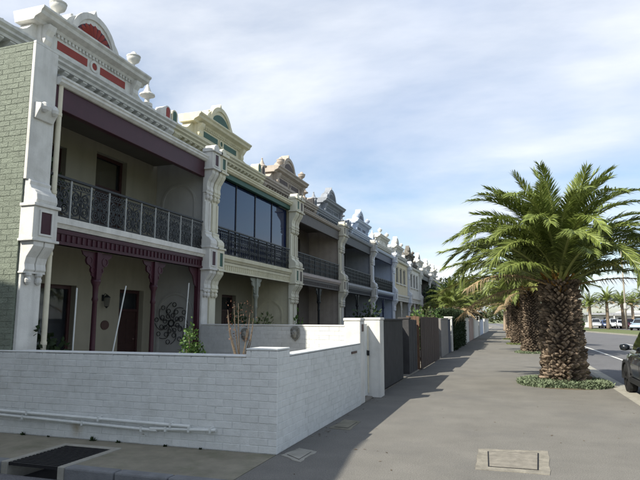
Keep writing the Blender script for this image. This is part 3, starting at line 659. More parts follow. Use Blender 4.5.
def house(k, name, label, pal, balcony='open', ground='open', peak='arch', fine=True):
    y0, y1 = BND[k], BND[k + 1]; yc = (y0 + y1) / 2; half = (y1 - y0) / 2
    root = thing(name, label, 'house', (XF, yc, 0), 0, 'houses of the terrace row')
    mw, mp_, acc, acc2, beam, iron = pal['wall'], pal['par'], pal['acc'], pal.get('acc2', pal['acc']), pal['beam'], pal.get('iron', IRON)
    # main wall with openings (local y)
    if k == 0:
        ops = [(-1.02, .0, .15, 2.27), (1.36, 2.25, .15, 2.27), (-1.42, -.50, 3.2, 5.02), (.37, 1.40, 3.2, 5.22)]
    else:
        ops = [(-1.9, -.75, .15, 2.3), (.5, 1.45, .15, 2.35), (-1.8, -.8, 3.2, 5.0), (.6, 1.6, 3.2, 5.0)]
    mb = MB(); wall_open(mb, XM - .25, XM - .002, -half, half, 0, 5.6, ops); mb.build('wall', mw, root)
    MB().box(-9.5, XM - .55, -half, half, 0, 6.3).build('house_body', DARKIN if k else GREY, root)
    MB().prism([(-9.6, 6.3), (XM - .30, 6.3), (XM - .30, 6.45), (-5.4, 6.75), (-9.6, 6.45)], 'y', -half, half).build('roof', ROOFM, root)
    parapet(root, half, mp_, acc, acc2, peak, fine, left_end=(k == 0), urns=k not in (1, 3, 8), finials=k not in (1, 4, 6))
    kinds = ['window', 'door', 'door', 'door']
    for i, (o, kd) in enumerate(zip(ops, kinds)):
        opening(root, kd, *o, frame=pal.get('frame', FRAMEB), upper=BLIND if i == 3 else None, leaf=pal.get('door', DOORD), split=o[2] + .62 if (k == 0 and i == 0) else (4.5 if i >= 2 else None))
    if k == 0: MB().box(XM - .40, XM - .38, -.98, -.42, 1.05, 2.2).build('curtain', CURT, root)
    # wing walls and piers
    pw = .37
    for sy in (-1, 1):
        endl = (k == 0 and sy < 0)
        a, b = (-half, -half + (.47 if endl else .22)) if sy < 0 else (half - .22, half)
        if not endl: MB().box(XM, -.06, a, b, 0, 5.6).build('wing_wall', pal.get('wing', mp_), root)
        else: MB().box(-9.5, -.06, a + .06, b, 0, 5.92).build('wing_wall', WHITE, root)
        if endl: pier(root, a, b, mp_, pal.get('pacc', acc), lower_only=True, fine=True)
        else:
            a, b = (-half + .002, -half + pw) if sy < 0 else (half - pw, half - .002)
            pier(root, a, b, pal.get('pier', mp_), pal.get('pacc', acc), fine=fine)
        if k < 2 and sy > 0:      # arched moulding on the inside of the wing wall
            yy = half - .235
            for z0, zc in ((.15, 1.75), (3.2, 4.45)):
                arch = MB()
                arch.ring((-.78, yy, zc), .46, .05, .03, 'y', 18, 0, math.pi)
                for dx in (-.46, .46): arch.box(-.78 + dx - .025, -.78 + dx + .025, yy - .015, yy + .015, z0, zc)
                arch.build('arch_moulding', pal.get('wing', mp_), root)
    ia, ib = (-half + (.47 if k == 0 else .37), half - .37)
    # floors, balcony slab, beams, verandah roof
    MB().box(XM, -.0, ia, ib, 0, .15).build('verandah_floor', CONC, root)
    sb = MB(); sb.box(XM, .03, ia, ib, 3.08, 3.2); sb.box(.03, .09, ia, ib, 3.13, 3.235); sb.prism([(.03, 3.06), (.07, 3.13), (.03, 3.13)], 'y', ia, ib)
    slab = sb.build('balcony_slab', pal.get('slab', mp_), root)
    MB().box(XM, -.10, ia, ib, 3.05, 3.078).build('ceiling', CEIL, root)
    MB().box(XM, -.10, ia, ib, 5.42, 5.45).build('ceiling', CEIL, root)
    vb = MB(); vb.box(-.09, .0, ia, ib, 2.80, 3.05); vb.box(-.10, .02, ia, ib, 2.80, 2.85); vb.box(-.10, .02, ia, ib, 2.98, 3.05); v = vb.build('valance_beam', pal.get('vbeam', beam), root)
    mb = MB(); n = int((ib - ia) / .12)
    for i in range(n): y = ia + (i + .5) * (ib - ia) / n; mb.box(-.0, .022, y - .018, y + .018, 2.86, 2.97)
    tag(mb.build('valance_bars', pal.get('vbeam', beam), v), kind='stuff')
    if balcony != 'wall':
        MB().box(-.12, .0, ia, ib, 5.28 if balcony == 'glazed' else 5.03, 5.42).build('fascia_beam', beam, root, bevel=.01)
    gt = MB(); gt.prism([(-.10, 5.42), (.04, 5.42), (.09, 5.46), (.09, 5.50), (.11, 5.52), (.11, 5.555), (-.10, 5.555)], 'y', ia, ib); gt.build('gutter', pal.get('gutter', mp_), root)
    MB().prism([(-.1, 5.55), (.08, 5.556), (.0, 5.60), (XM, 5.98), (XM, 5.90)], 'y', ia, ib).build('verandah_roof', ROOFM, root)
    # railing
    if balcony in ('open', 'glazed'):
        wl = .48 if balcony == 'open' and k == 0 else .62; me = LACE if k == 0 else BALU
        n = max(1, round((ib - ia) / wl)); st = (ib - ia) / n; sc = st / wl
        rl = MB().box(-.045, .005, ia, ib, 3.90, 3.945).build('handrail', iron, root, bevel=.008)
        for i in range(n):
            link('railing_panel', me, root, (-.02, ia + (i + .5) * st, 3.27), None, (1, sc, 1))
            if i and k == 0: MB().box(-.035, -.005, ia + i * st - .016, ia + i * st + .016, 3.21, 3.90).build('rail_post', IRONP, root)
            elif i: MB().box(-.035, -.005, ia + i * st - .014, ia + i * st + .014, 3.21, 3.90).build('rail_post', iron, root)
    if balcony == 'glazed':
        n = 4; st = (ib - ia) / n
        for i in range(n): MB().box(-.16, -.15, ia + i * st + .02, ia + (i + 1) * st - .02, 3.22, 5.27).build('glass_pane', GLASSB, root)
        mb = MB()
        for i in range(n + 1): y = ia + i * st; mb.box(-.18, -.13, max(ia, y - .02), min(ib, y + .02), 3.2, 5.28)
        mb.build('glazing_frame', IRON, root)
        MB().box(XM + .02, -.3, ia, ib, 3.2, 3.22).build('balcony_floor', DARKIN, root)
        MB().box(-.5, -.46, ia, ib, 3.22, 5.4).build('inner_screen', NAVY, root)
    if balcony == 'wall':
        wy = [(-1.9, -.9), (-.5, .5), (.9, 1.9)]
        mb = MB(); wall_open(mb, -.22, -.05, ia, ib, 3.2, 5.45, [(a, b, 4.0, 5.1) for a, b in wy]); fwall = mb.build('front_wall', pal.get('front', mw), root)
        for a, b in wy:
            f = MB(); f.box(-.16, -.1, a, a + .06, 4.0, 5.1); f.box(-.16, -.1, b - .06, b, 4.0, 5.1); f.box(-.16, -.1, a + .06, b - .06, 5.04, 5.1); f.box(-.16, -.1, a + .06, b - .06, 4.0, 4.06); w_ = f.build('window', WHITE, root)
            MB().box(-.14, -.13, a + .06, b - .06, 4.06, 5.04).build('pane', GLASS, w_)
            MB().box(-.2, -.05 + .08, a - .05, b + .05, 3.92, 4.0).build('sill', mp_, w_)
        MB().box(-.3, -.28, ia, ib, 3.2, 5.4).build('curtain', BLIND if k % 2 else GREY, root)
    if ground == 'open':
        ys = (-1.07, .66) if k == 0 else (0.0,)
        for y in ys: post(root, y, pal.get('post', beam))
        if k == 0:
            MB().box(-.13, -.03, ib - .10, ib, .15, 2.80).build('end_post', beam, root)
            mb = MB(); z1 = 2.8; y = ib - .10; mb.prism([(y, z1), (y - .36, z1), (y - .3, z1 - .1), (y - .18, z1 - .2), (y - .1, z1 - .4), (y, z1 - .46)], 'x', -.092, -.068); mb.build('bracket', beam, root)
    return root, yc, half, ia, ib

P1 = dict(wall=CREAMW, par=WHITE, acc=RED, acc2=MAROON, beam=MAROON, wing=mat('shaded_white_wing', (.36, .36, .34), .75, .05, 4, .1, 60, streak=.1), slab=WHITE, pacc=MAROON)  # wing walls: white darkened in its colour to imitate shade
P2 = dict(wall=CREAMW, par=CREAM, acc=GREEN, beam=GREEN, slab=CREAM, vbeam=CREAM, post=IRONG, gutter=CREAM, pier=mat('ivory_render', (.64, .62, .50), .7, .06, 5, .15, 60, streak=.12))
P3 = dict(wall=mat('shaded_taupe_wall', (.14, .122, .108), .8, .1, 4), par=mat('brown_grey_render', (.40, .35, .30), .75, .1, 5, .15, 60, streak=.15), acc=BROWNP, beam=mat('dark_taupe_paint', (.10, .09, .085), .6), slab=mat('pinkish_slab', (.38, .33, .31), .7), pier=mat('buff_render', (.55, .52, .42), .75, .08, 5, .15, 60, streak=.12), post=IRON, gutter=TAUPE)  # taupe back wall has balcony shade painted into its colour
P4 = dict(wall=mat('shaded_grey_wall', (.085, .088, .095), .8, .1, 4), par=mat('slate_grey_render', (.26, .28, .31), .75, .1, 5, .15, 60, streak=.15), acc=IRON, beam=mat('charcoal_paint', (.06, .062, .068), .6), slab=GREY, pier=mat('warm_grey_render', (.42, .41, .38), .75, .1, 5), post=IRON)  # grey back wall darkened in colour to stand for balcony shade
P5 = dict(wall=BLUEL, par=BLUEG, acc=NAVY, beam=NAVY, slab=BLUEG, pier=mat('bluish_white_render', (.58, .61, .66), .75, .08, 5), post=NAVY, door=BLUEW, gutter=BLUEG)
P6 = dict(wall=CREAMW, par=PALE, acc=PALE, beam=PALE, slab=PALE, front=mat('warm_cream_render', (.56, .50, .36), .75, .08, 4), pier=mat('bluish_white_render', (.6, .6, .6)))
P7 = dict(wall=WHITE, par=WHITE, acc=GREY, beam=WHITE, slab=WHITE, front=WHITE)
P8 = dict(wall=DARKR, par=DARKR, acc=IRON, beam=IRON, slab=DARKR, post=IRON, pier=WHITE)
P9 = dict(wall=GREY, par=PALE, acc=GREY, beam=IRON, slab=PALE, post=IRON)
H1 = house(0, 'terrace_house', 'white end house of the terrace with maroon beams and green painted brick side', P1, peak='fan')
H2 = house(1, 'terrace_house', 'cream terrace house with dark blue glazed-in balcony and green panels', P2, balcony='glazed', peak='arch')
H3 = house(2, 'terrace_house', 'taupe terrace house with buff piers, next door to the glazed-in balcony', P3, fine=False)
H4 = house(3, 'terrace_house', 'slate grey terrace house with dark balcony between taupe and pale blue houses', P4, fine=False)
H5 = house(4, 'terrace_house', 'pale blue terrace house with navy beams and a blue door', P5, fine=False)
H6 = house(5, 'terrace_house', 'terrace house with warm cream walled-in balcony and flat parapet top', P6, balcony='wall', peak='flat', fine=False)
H7 = house(6, 'terrace_house', 'plain white terrace house with walled-in balcony windows', P7, balcony='wall', fine=False)
H8 = house(7, 'terrace_house', 'dark stone terrace house with white piers, half hidden by garden trees', P8, fine=False)
H9 = house(8, 'terrace_house', 'pale stone terrace house beyond the dark stone one', P9, fine=False)

house(9, 'terrace_house', 'white terrace house seen beyond the garden palms, before the last one', P7, fine=False)
house(10, 'terrace_house', 'last pale stone house of the terrace above the far fences', P9, fine=False)
# green painted brick side of the end house: real bricks where the photo shows them
root, yc, half, ia, ib = H1
sw = MB().box(-9.5, -.066, -half + .0045, -half + .0595, 0, 5.915).build('side_wall', GBRICK, root)
bhalf = MB().box(-.056, .053, 0, .02, 0, .079).mesh('brick', GBRICK)
bme = [MB().box(-.115 + j * .001, .115 - j * .001, 0, .02, 0, .080 - j * .001).mesh('brick', GBRICK) for j in range(3)]
for i in range(68):
    z = .004 + i * .0868
    for j in range(9):
        hb = i % 2 and j == 0
        x = (-.062 - .056 if hb else -.062 - .115 - j * .236 - (.118 - .236 if i % 2 else 0))
        if i < 12 and j > 5: continue
        b = link('brick', bhalf if hb else bme[rng.randrange(3)], sw, (x, -half + .0005 + rng.uniform(-.002, .002), z), (0, 0, rng.uniform(-.006, .006)))
    if i % 2 == 0: pass
cp = MB().box(-9.5, -.07, -half + .004, -half + .47, 5.922, 5.95).build('wall_coping', GBRICK, root)
dp = MB(); dp.tube([(.0, -half + .56, 5.44), (.0, -half + .56, .9), (.0, -half + .56, .05)], .042, 10)
for z in (1.2, 2.6, 3.6, 4.9): dp.lathe([(.05, 0), (.05, .05)], (0, -half + .56, z), 10)
dp.build('downpipe', PIPEC, root, smooth=False)
# carriage lamp, oval plaque, wall scrollwork
lp = thing('wall_lantern', 'black carriage lantern on cream wall beside the front door', 'lantern', (XF + XM, yc + .80, 2.0))
mb = MB(); mb.box(0, .02, -.04, .04, -.02, .16); mb.tube([(.01, 0, .10), (.08, 0, .2), (.15, 0, .16)], .01, 6); mb.lathe([(.02, .16), (.10, .09), (.10, .075), (.02, .075)], (.15, 0, 0), 6); mb.lathe([(.075, -.17), (.03, -.2), (.02, -.23)], (.15, 0, 0), 6); lp.scale = (.74, .74, .74); mb.build('lantern_frame', IRON, lp)
MB().lathe([(.07, -.165), (.095, .074)], (.15, 0, 0), 6).build('lantern_glass', GLASS, lp)
pq = MB().prism([(.13 * math.cos(a), .10 * math.sin(a)) for a in [i * math.pi / 10 for i in range(20)]], 'x', .002, .02).build('oval_plaque', PLAQ, None, (XF + XM, yc + .90, 1.47), bevel=.004)
tag(pq, 'dark oval house plaque on cream wall below the lantern', 'plaque')
sc = MB(); yy = -.0
for ang in range(8):
    a = ang * math.pi / 4; ca, sa = math.cos(a), math.sin(a)
    pts = []
    for i in range(15):
        t = i / 14; rr = .06 + .40 * t; aa = a + .55 * math.sin(t * math.pi)
        pts.append((rr * math.cos(aa), 0, rr * math.sin(aa) * 1.08))
    sc.tube(pts, .008, 5)
    for rr, da in ((.28, .30), (.42, -.18), (.18, -.25)): sc.ring((rr * math.cos(a + da), 0, rr * 1.08 * math.sin(a + da)), .05, .012, .012, 'y', 12)
sc.ring((0, 0, 0), .075, .03, .02, 'y', 14)
w = sc.build('wall_scrollwork', IRON, None, (XF - .86, BND[1] - .262, 1.50)); tag(w, 'black wrought iron scroll ornament on the party wall by the front door', 'wall ornament')
for i, (p, q) in enumerate((((77, 288), (73, 344)), ((126, 286), (113, 350)), ((189, 283), (184, 342)))):
    a, b = onX(*p, XF - .02), onX(*q, XF - .02)
    d = b - a; b = a + d * ((.16 - a.z) / d.z) if False else b
    bz = Vector((b.x, b.y + (b.y - a.y) * .5, .155))
    o = MB().tube([bz, b, a], .013, 6).build('garden_stake', PIPEW)
    tag(o, ['thin white stake leaning before the curtained ground floor window', 'thin white stake leaning across the front door of the white house', 'thin white stake standing before the iron scroll ornament'][i], 'stake')
#HOUSES>
#<FENCES
# ---------------------------------------------------------------- fences along the footpath
XL = -2.67
fence = thing('front_fence', 'low white painted brick wall round the end house corner', 'fence', (XL, 6.43, 0))
LX0, LX1 = -4.85, -.0                       # local extents along the lane
bl, bh, bt, mj = .234, .0805, .05, .006
def brick_mesh(l, m):
    me = MB().box(0, l, 0, bt, 0, bh).mesh('brick', m); bm = bmesh.new(); bm.from_mesh(me)
    bmesh.ops.bevel(bm, geom=bm.edges[:], offset=.0035, segments=1, affect='EDGES'); bm.to_mesh(me); bm.free(); return me
BFULL = [brick_mesh(bl - .002 * j, WBRICK) for j in range(2)]; BHALF = brick_mesh(.110, WBRICK)
core = MB(); core.box(LX0, -4.05, .005, .03, 0, 1.105); core.box(-4.05, -.005, .005, .22, 0, 1.105); core.box(-.22, -.005, .22, 4.10, 0, 1.095); core.box(-.42, -.005, .005, .22, 1.105, 1.19); core.box(-.22, -.005, .22, .42, 1.095, 1.19); core.build('mortar_core', WBRICK, fence)
restmb = MB()
for i in range(14):
    z = .006 + i * .0862
    x0 = LX0 if i < 13 else -.42
    x = -.002; first = True
    while x > x0 + .02:                        # lane face, laid from the corner
        l = .110 if (first and i % 2) else bl; first = False
        me = BHALF if l < .2 else BFULL[rng.randrange(2)]; l2 = min(l, x - x0)
        if l2 > .03: link('brick', me, fence, (x - l2, rng.uniform(-.0025, .0025), z), (0, 0, rng.uniform(-.006, .006)), (l2 / l, 1, 1))
        x -= l + mj
    y1 = 4.10 if i < 13 else .42; y = .056; first = True
    while y < y1 - .05:                        # footpath face
        l = .110 if (first and not i % 2) else bl; first = False
        l = min(l, y1 - y)
        if y < .95 : link('brick', BHALF if l < .2 else BFULL[0], fence, (.0 + rng.uniform(-.002, .002), y, z), (0, 0, math.pi / 2 + rng.uniform(-.006, .006)))
        else: o = rng.uniform(-.002, .002); restmb.box(-bt + o, o, y, y + l, z, z + bh)
        y += l + mj
tag(restmb.build('brickwork', WBRICK, fence), kind='stuff')
cp = MB(); cp.box(LX0, -4.05, -.001, .048, 1.127, 1.152); cp.box(-4.05, -.425, -.001, .222, 1.127, 1.152); cp.box(-.222, .001, .425, 4.10, 1.127, 1.15); cp.box(-.425, .001, -.001, .425, 1.213, 1.24); cp.build('coping', WBRICK, fence, bevel=.018)
MB().box(.003, .016, 3.42, 3.78, .98, 1.02).build('name_plate', PLAQ, fence)

for i, (p0, p1) in enumerate((((0, 410.5), (190, 426.5)), ((0, 414.5), (157, 430.5)), ((150, 428.5), (216, 430.5)))):
    a, b = onY(*p0, 6.385), onY(*p1, 6.385); a = a + (a - b) * .12 if i < 2 else a
    mb = MB(); mb.tube([a, b], .021, 8); o = mb.build('conduit_pipe', PIPEW, smooth=False)
    tag(o, ['upper of two long white pipes fixed low along the lane side of the brick wall', 'lower of two long white pipes fixed low along the lane side of the brick wall', 'short white pipe continuing past the ends of the two long ones'][i], 'pipe', 'pipes on the brick wall')
    d = (b - a); 
    for t in (.25, .6, .92): q = a + d * t; MB().box(q.x - .012, q.x + .012, 6.36, 6.44, q.z - .03, q.z + .03).build('pipe_clip', PIPEW, o)
for i, (px, py, r_) in enumerate(((93, 439, .05), (23, 432, .04), (118, 443, .03), (165, 446, .025), (48, 436, .02), (200, 449, .02))):
    q = onY(px, py, 6.39); mb = MB(); rr = random.Random(i)
    for k in range(60):
        a = rr.uniform(0, 6.28); e = Vector((math.cos(a), -abs(math.sin(a)) * .6, rr.uniform(.1, 1.6))).normalized() * r_ * rr.uniform(.6, 1.6); s = Vector((-e.y, e.x, .3)).normalized() * .008
        mb.add([-s, s, e * .6 + s, e * .6 - s, e], [(0, 1, 2, 3), (3, 2, 4)])
    tag(mb.build('weed', LEAFD, None, (q.x, 6.40, .0), recalc=False), ['largest dark weed at the wall foot, behind the back corner of the storm drain', 'dark weed at the wall foot that is nearest the green brick house side', 'small dark weed at the wall foot just past the storm drain, towards the corner', 'tiny weed at the wall foot below the end of the lower long pipe', 'tiny weed at the wall foot between the two larger weeds by the storm drain', 'tiny weed at the wall foot below the short white pipe'][i], 'weed', 'weeds at the foot of the brick wall')

# dividing wall between the first two front gardens, end pillar
A = Vector((-2.98, 10.53, 0)); Bv = Vector((-6.80, 11.70, 0)); dv = (Bv - A); ln = dv.length; ang = math.atan2(dv.y, dv.x)
dw = thing('dividing_wall', 'sunlit white brick garden wall between the two nearest houses with square end pillar', 'wall', A, ang)
MB().box(0, ln, -.20, -.005, 0, 1.445).build('mortar_core', WBRICK, dw)
mb = MB()
for i in range(17):
    z = .004 + i * .0852; x = -.0 if i % 2 else -.11
    while x < ln - .02:
        a = max(x, 0); b = min(x + bl, ln); o = rng.uniform(-.002, .002)
        if b - a > .03: mb.box(a, b, -.02 + o, o + .0, z, z + bh)
        x += bl + mj
o_ = mb.build('brickwork', WBRICK, dw); tag(o_, kind='stuff')
MB().box(0.0, ln, -.212, .012, 1.452, 1.485).build('coping', WHITE, dw, bevel=.012)
o = MB().box(-.0, .33, -.17, .17, 0, 1.56).box(-.012, .342, -.182, .182, 1.56, 1.62).build('pillar', WHITE, None, (-3.0, 10.70, 0), bevel=.02); o.parent = dw; o.matrix_parent_inverse = dw.matrix_basis.inverted() if False else Matrix.Identity(4)
o.location = (Matrix.Rotation(-ang, 3, 'Z') @ (Vector((-3.0, 10.70, 0)) - A)); o.rotation_euler = (0, 0, -ang)
MB().box(.331, .338, -.07, .07, 1.36, 1.5).build('number_plate', PLAQ, o)
# two masonry masks
for i, (px, py) in enumerate(((246, 335), (296, 334))):
    d = ray(px, py); n = Vector((-dv.y, dv.x, 0)).normalized(); t = (A - CAM).dot(n) / d.dot(n); q = CAM + d * t
    m = MB(); fr = [(-.14, .17), (-.05, .21), (.05, .21), (.14, .17), (.16, .02), (.10, -.12), (0, -.20), (-.10, -.12), (-.16, .02)]
    m.prism(fr, 'y', -.025, .0)
    m.lathe([(.01, -.12), (.06, -.08), (.085, 0), (.075, .08), (.02, .13)], (0, -.03, 0), 10); m.lathe([(.005, -.03), (.03, 0), (.012, .05)], (0, -.11, -.01), 6)
    for sx in (-1, 1): m.lathe([(.005, -.02), (.022, 0), (.005, .02)], (sx * .035, -.10, .045), 6); m.ring((sx * .10, -.03, .1), .045, .02, .03, 'y', 10); m.ring((sx * .09, -.03, -.06), .04, .02, .03, 'y', 10)
    o = m.build('wall_mask', TERRA, None, q - n * (-.02 if n.y < 0 else .02) * 1.0, smooth=False); o.rotation_euler = (0, 0, ang - math.pi); o.scale = (.72, .72, .72)
    tag(o, ['grey masonry face mask on the dividing wall behind the bare rose bush', 'grey masonry face mask on the dividing wall near its end pillar'][i], 'wall mask')

# gate of the second house
gt = thing('garden_gate', 'narrow white timber gate between the two white pillars', 'gate', (-2.80, 10.90, 0))
for i in range(7): MB().box(-.012, .012, i * .096, i * .096 + .09, .06, 1.5).build('paling', PIPEW, gt)
for z in (.3, 1.2): MB().box(-.04, -.013, 0, .666, z, z + .08).build('rail', PIPEW, gt)
MB().box(.013, .03, .6, .64, .86, .96).build('latch', IRON, gt)
gp = thing('gate_pillar', 'sunlit white rendered gate pillar with a thin pipe down its face', 'pillar', (-2.66, 11.77, 0))
MB().box(-.20, .14, -.17, .20, 0, 1.58).build('shaft', WHITE, gp, bevel=.012); MB().box(-.215, .155, -.185, .215, 1.58, 1.63).build('cap', WHITE, gp, bevel=.012)
MB().tube([(-.12, -.19, 1.45), (-.12, -.185, .1)], .016, 8).build('pipe', PIPEC, gp); MB().box(-.15, -.09, -.21, -.17, .85, .95).build('latch_box', IRON, gp)

def wallbox(name, label, cat, y0, y1, z1, m, x=XL, th=.2, cap=True, group=None):
    t = thing(name, label, cat, (x, y0, 0), 0, group)
    MB().box(-th, 0, 0, y1 - y0, 0, z1).build('panel', m, t, bevel=.012)
    if cap: MB().box(-th - .02, .02, -.02 if False else 0, y1 - y0, z1, z1 + .05).build('coping', m, t, bevel=.01)
    return t
wallbox('rendered_fence', 'dark grey rendered fence wall beside the sunlit white gate pillar', 'fence', 12.0, 15.3, 1.56, DKWALL, -2.70)
def planked(name, label, cat, y0, y1, h, m, x, n, th=.03, group=None, back=None):
    t = thing(name, label, cat, (x, y0, 0), 0, group); st = (y1 - y0) / n
    me = MB().box(0, th, .004, st - .004, .03, h).mesh('plank', m)
    for i in range(n): link('plank', me, t, (rng.uniform(-.004, .004), i * st, rng.uniform(-.012, .012)))
    for z in (.3, h - .3): MB().box(-.05, -.006, 0, y1 - y0, z, z + .08).build('rail', m, t)
    for yy in (0.02, (y1 - y0) - .1): MB().box(-.13, -.052, yy, yy + .08, 0, h).build('post', m, t)
    return t
planked('timber_gate', 'black timber gate set back after the dark grey fence wall', 'gate', 15.32, 16.42, 1.55, IRON, -3.05, 8)
t = thing('gate_post', 'charcoal gate post beside the black timber gate', 'post', (-2.72, 16.55, 0)); MB().box(-.3, 0, -.1, .22, 0, 1.6).build('shaft', DKWALL, t, bevel=.01); MB().box(-.32, .02, -.12, .24, 1.6, 1.65).build('cap', DKWALL, t, bevel=.01)
planked('timber_fence', 'charcoal board fence between charcoal gate post and orange timber screen', 'fence', 16.82, 18.0, 1.58, DKWALL, -2.76, 9)
t = thing('timber_screen', 'orange-brown timber return screen facing the sun at the brown fence end', 'screen', (-2.66, 18.15, 0))
for i in range(4): MB().box(-.42 + i * .105, -.42 + i * .105 + .097, -.02, .02, .02, 1.70 - .015 * (i % 2)).build('plank', WOODO, t)
MB().box(-.40, -.02, .021, .06, 1.3, 1.4).build('rail', WOODO, t); MB().box(-.40, -.02, .021, .06, .3, .4).build('rail', WOODO, t)
planked('timber_fence', 'dark brown paling fence beyond the orange timber screen', 'fence', 18.22, 23.2, 1.66, WOODB, -2.66, 42)
planked('timber_gate', 'black slatted gate set back between brown palings and grey fence', 'gate', 23.3, 24.3, 1.55, IRON, -3.0, 8)
wallbox('rendered_fence', 'mid grey rendered fence after the black slatted gate', 'fence', 24.4, 27.4, 1.58, GRYWALL)
wallbox('rendered_fence', 'short dark blue fence panel beside a white pillar', 'fence', 27.5, 28.6, 1.55, NAVYF)
def pillar(label, y, m, h=1.65, x=-2.62, w=.36):
    t = thing('fence_pillar', label, 'pillar', (x, y, 0)); MB().box(-w, 0, 0, w, 0, h).build('shaft', m, t, bevel=.015); MB().box(-w - .03, .03, -.03, w + .03, h, h + .07).build('cap', m, t, bevel=.012)
pillar('white pillar between the dark blue panel and the clipped hedge', 28.9, WHITE)
pillar('white pillar at the far end of the clipped hedge', 37.4, WHITE, 1.7)
wallbox('rendered_fence', 'white rendered fence past the clipped hedge', 'fence', 38.0, 42.2, 1.62, WHITE, -2.64)
wallbox('rendered_fence', 'pinkish rendered fence between two white ones', 'fence', 42.4, 47.6, 1.6, PINKW, -2.62)
pillar('white pillar ending the pinkish fence', 47.8, WHITE, 1.75)
wallbox('rendered_fence', 'long white fence beyond the pinkish one', 'fence', 48.4, 55.5, 1.62, PALE, -2.6)
pillar('white pillar ending the long white fence', 55.8, WHITE, 1.8, -2.5)
wallbox('rendered_fence', 'pale blue-grey fence near the far end of the path', 'fence', 56.5, 66, 1.6, BLUEG, -2.55)
wallbox('rendered_fence', 'last white fence at the far end of the path', 'fence', 66.3, 80, 1.6, WHITE, -2.4)

def leafcloud(mb, r, n, size, fn, up=.3):
    """n leaf quads at points from fn(r) -> (pos, outward)"""
    for i in range(n):
        p, o = fn(r); d = (Vector((r.gauss(0, 1), r.gauss(0, 1), r.gauss(0, 1))).normalized() * .9 + o * .7 + Vector((0, 0, up))).normalized()
        s = d.cross(Vector((r.gauss(0, 1), r.gauss(0, 1), r.gauss(0, 1)))).normalized(); l = size * r.uniform(.6, 1.3); w = l * .28
        q = p + d * l * .5
        mb.add([p, q + s * w, p + d * l, q - s * w], [(0, 1, 2, 3)])
def hedge(label, y0, y1, x0, x1, h, n, seed):
    r = random.Random(seed); t = thing('hedge', label, 'hedge', ((x0 + x1) / 2, y0, 0)); mb = MB(); W = (x1 - x0) / 2; Ln = y1 - y0
    def fn(r):
        f = r.random(); b = Vector((0, 0, 0))
        if f < .45: p = Vector((W * (1 + .05 * math.sin(9 * r.random())), r.uniform(0, Ln), r.uniform(.02, h))); o = Vector((1, 0, 0))
        elif f < .75: p = Vector((r.uniform(-W, W), r.uniform(0, Ln), h + .05 * r.gauss(0, 1))); o = Vector((0, 0, 1))
        elif f < .9: p = Vector((r.uniform(-W, W), .0, r.uniform(.02, h))); o = Vector((0, -1, 0))
        else: p = Vector((-W, r.uniform(0, Ln), r.uniform(.02, h))); o = Vector((-1, 0, 0))
        return p - o * r.uniform(0, .10) + Vector((0, 0, .06 * math.sin(p.y * 3.1))), o
    leafcloud(mb, r, n, .09, fn); mb.build('foliage', LEAFD, t, recalc=False)
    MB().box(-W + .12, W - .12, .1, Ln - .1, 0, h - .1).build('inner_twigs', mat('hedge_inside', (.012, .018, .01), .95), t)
hedge('tall clipped dark green hedge between two white pillars on the path', 29.35, 37.2, -3.5, -2.55, 2.02, 14000, 4)
#FENCES>
#<YARD
# ---------------------------------------------------------------- garden plants and trees
def shrub(name, label, loc, rx, rz, n, size, m, seed, group=None, cat='shrub', stems=6, base=.0):
    r = random.Random(seed); t = thing(name, label, cat, loc, 0, group); mb = MB(); st = MB()
    tips = []
    for i in range(stems):
        a = r.uniform(0, 6.28); e = Vector((math.cos(a) * rx * r.uniform(.2, .8), math.sin(a) * rx * r.uniform(.2, .8), base + rz * r.uniform(.8, 1.9)))
        st.tube([(0, 0, -.05), (e.x * .3, e.y * .3, e.z * .5), e], .018, 5, .005); tips.append(e)
    st.build('stem', BARKG, t)
    def fn(r):
        c = tips[r.randrange(len(tips))]; o = Vector((r.gauss(0, 1), r.gauss(0, 1), r.gauss(0, 1))).normalized()
        k = r.random() ** .4; p = c * r.uniform(.55, 1.0) + Vector((o.x * rx * .5, o.y * rx * .5, o.z * rz * .42)) * k; p.z = max(p.z, .02); return p, o
    leafcloud(mb, r, n, size, fn); mb.build('foliage', m, t, recalc=False); return t
q = onY(195, 350, 7.6)
shrub('shrub', 'bright green leafy shrub standing behind the low wall near the party wall', (q.x, 7.6, .03), .22, .72, 2200, .06, LEAF, 3, stems=11)
for i, (px, Y, z) in enumerate(((20, 6.85, .70), (36, 7.1, .66), (52, 7.3, .60))):
    q = onY(px, 345, Y); shrub('potted_fern', ['low fern behind the wall beside the white end pier', 'low fern between two others behind the wall by the downpipe', 'low fern behind the wall before the curtained window'][i], (q.x, Y, .03), .30, z, 700, .12, LEAFD, 30 + i, 'ferns behind the low wall', 'fern', 10)
pp = thing('potted_plant', 'leafy dark plant in a pot on the balcony behind the downpipe', 'plant', (XF - .45, 7.35, 3.2))
MB().lathe([(.09, 0), (.13, .22), (.145, .22), (.145, .26), (.12, .26)], seg=12).build('pot', PLAQ, pp); mb = MB(); r = random.Random(8)
leafcloud(mb, r, 420, .14, lambda r: (Vector((r.gauss(0, .13), r.gauss(0, .14), .28 + abs(r.gauss(0, .25)))), Vector((0, 0, 1)))); mb.build('foliage', LEAFD, pp, recalc=False)
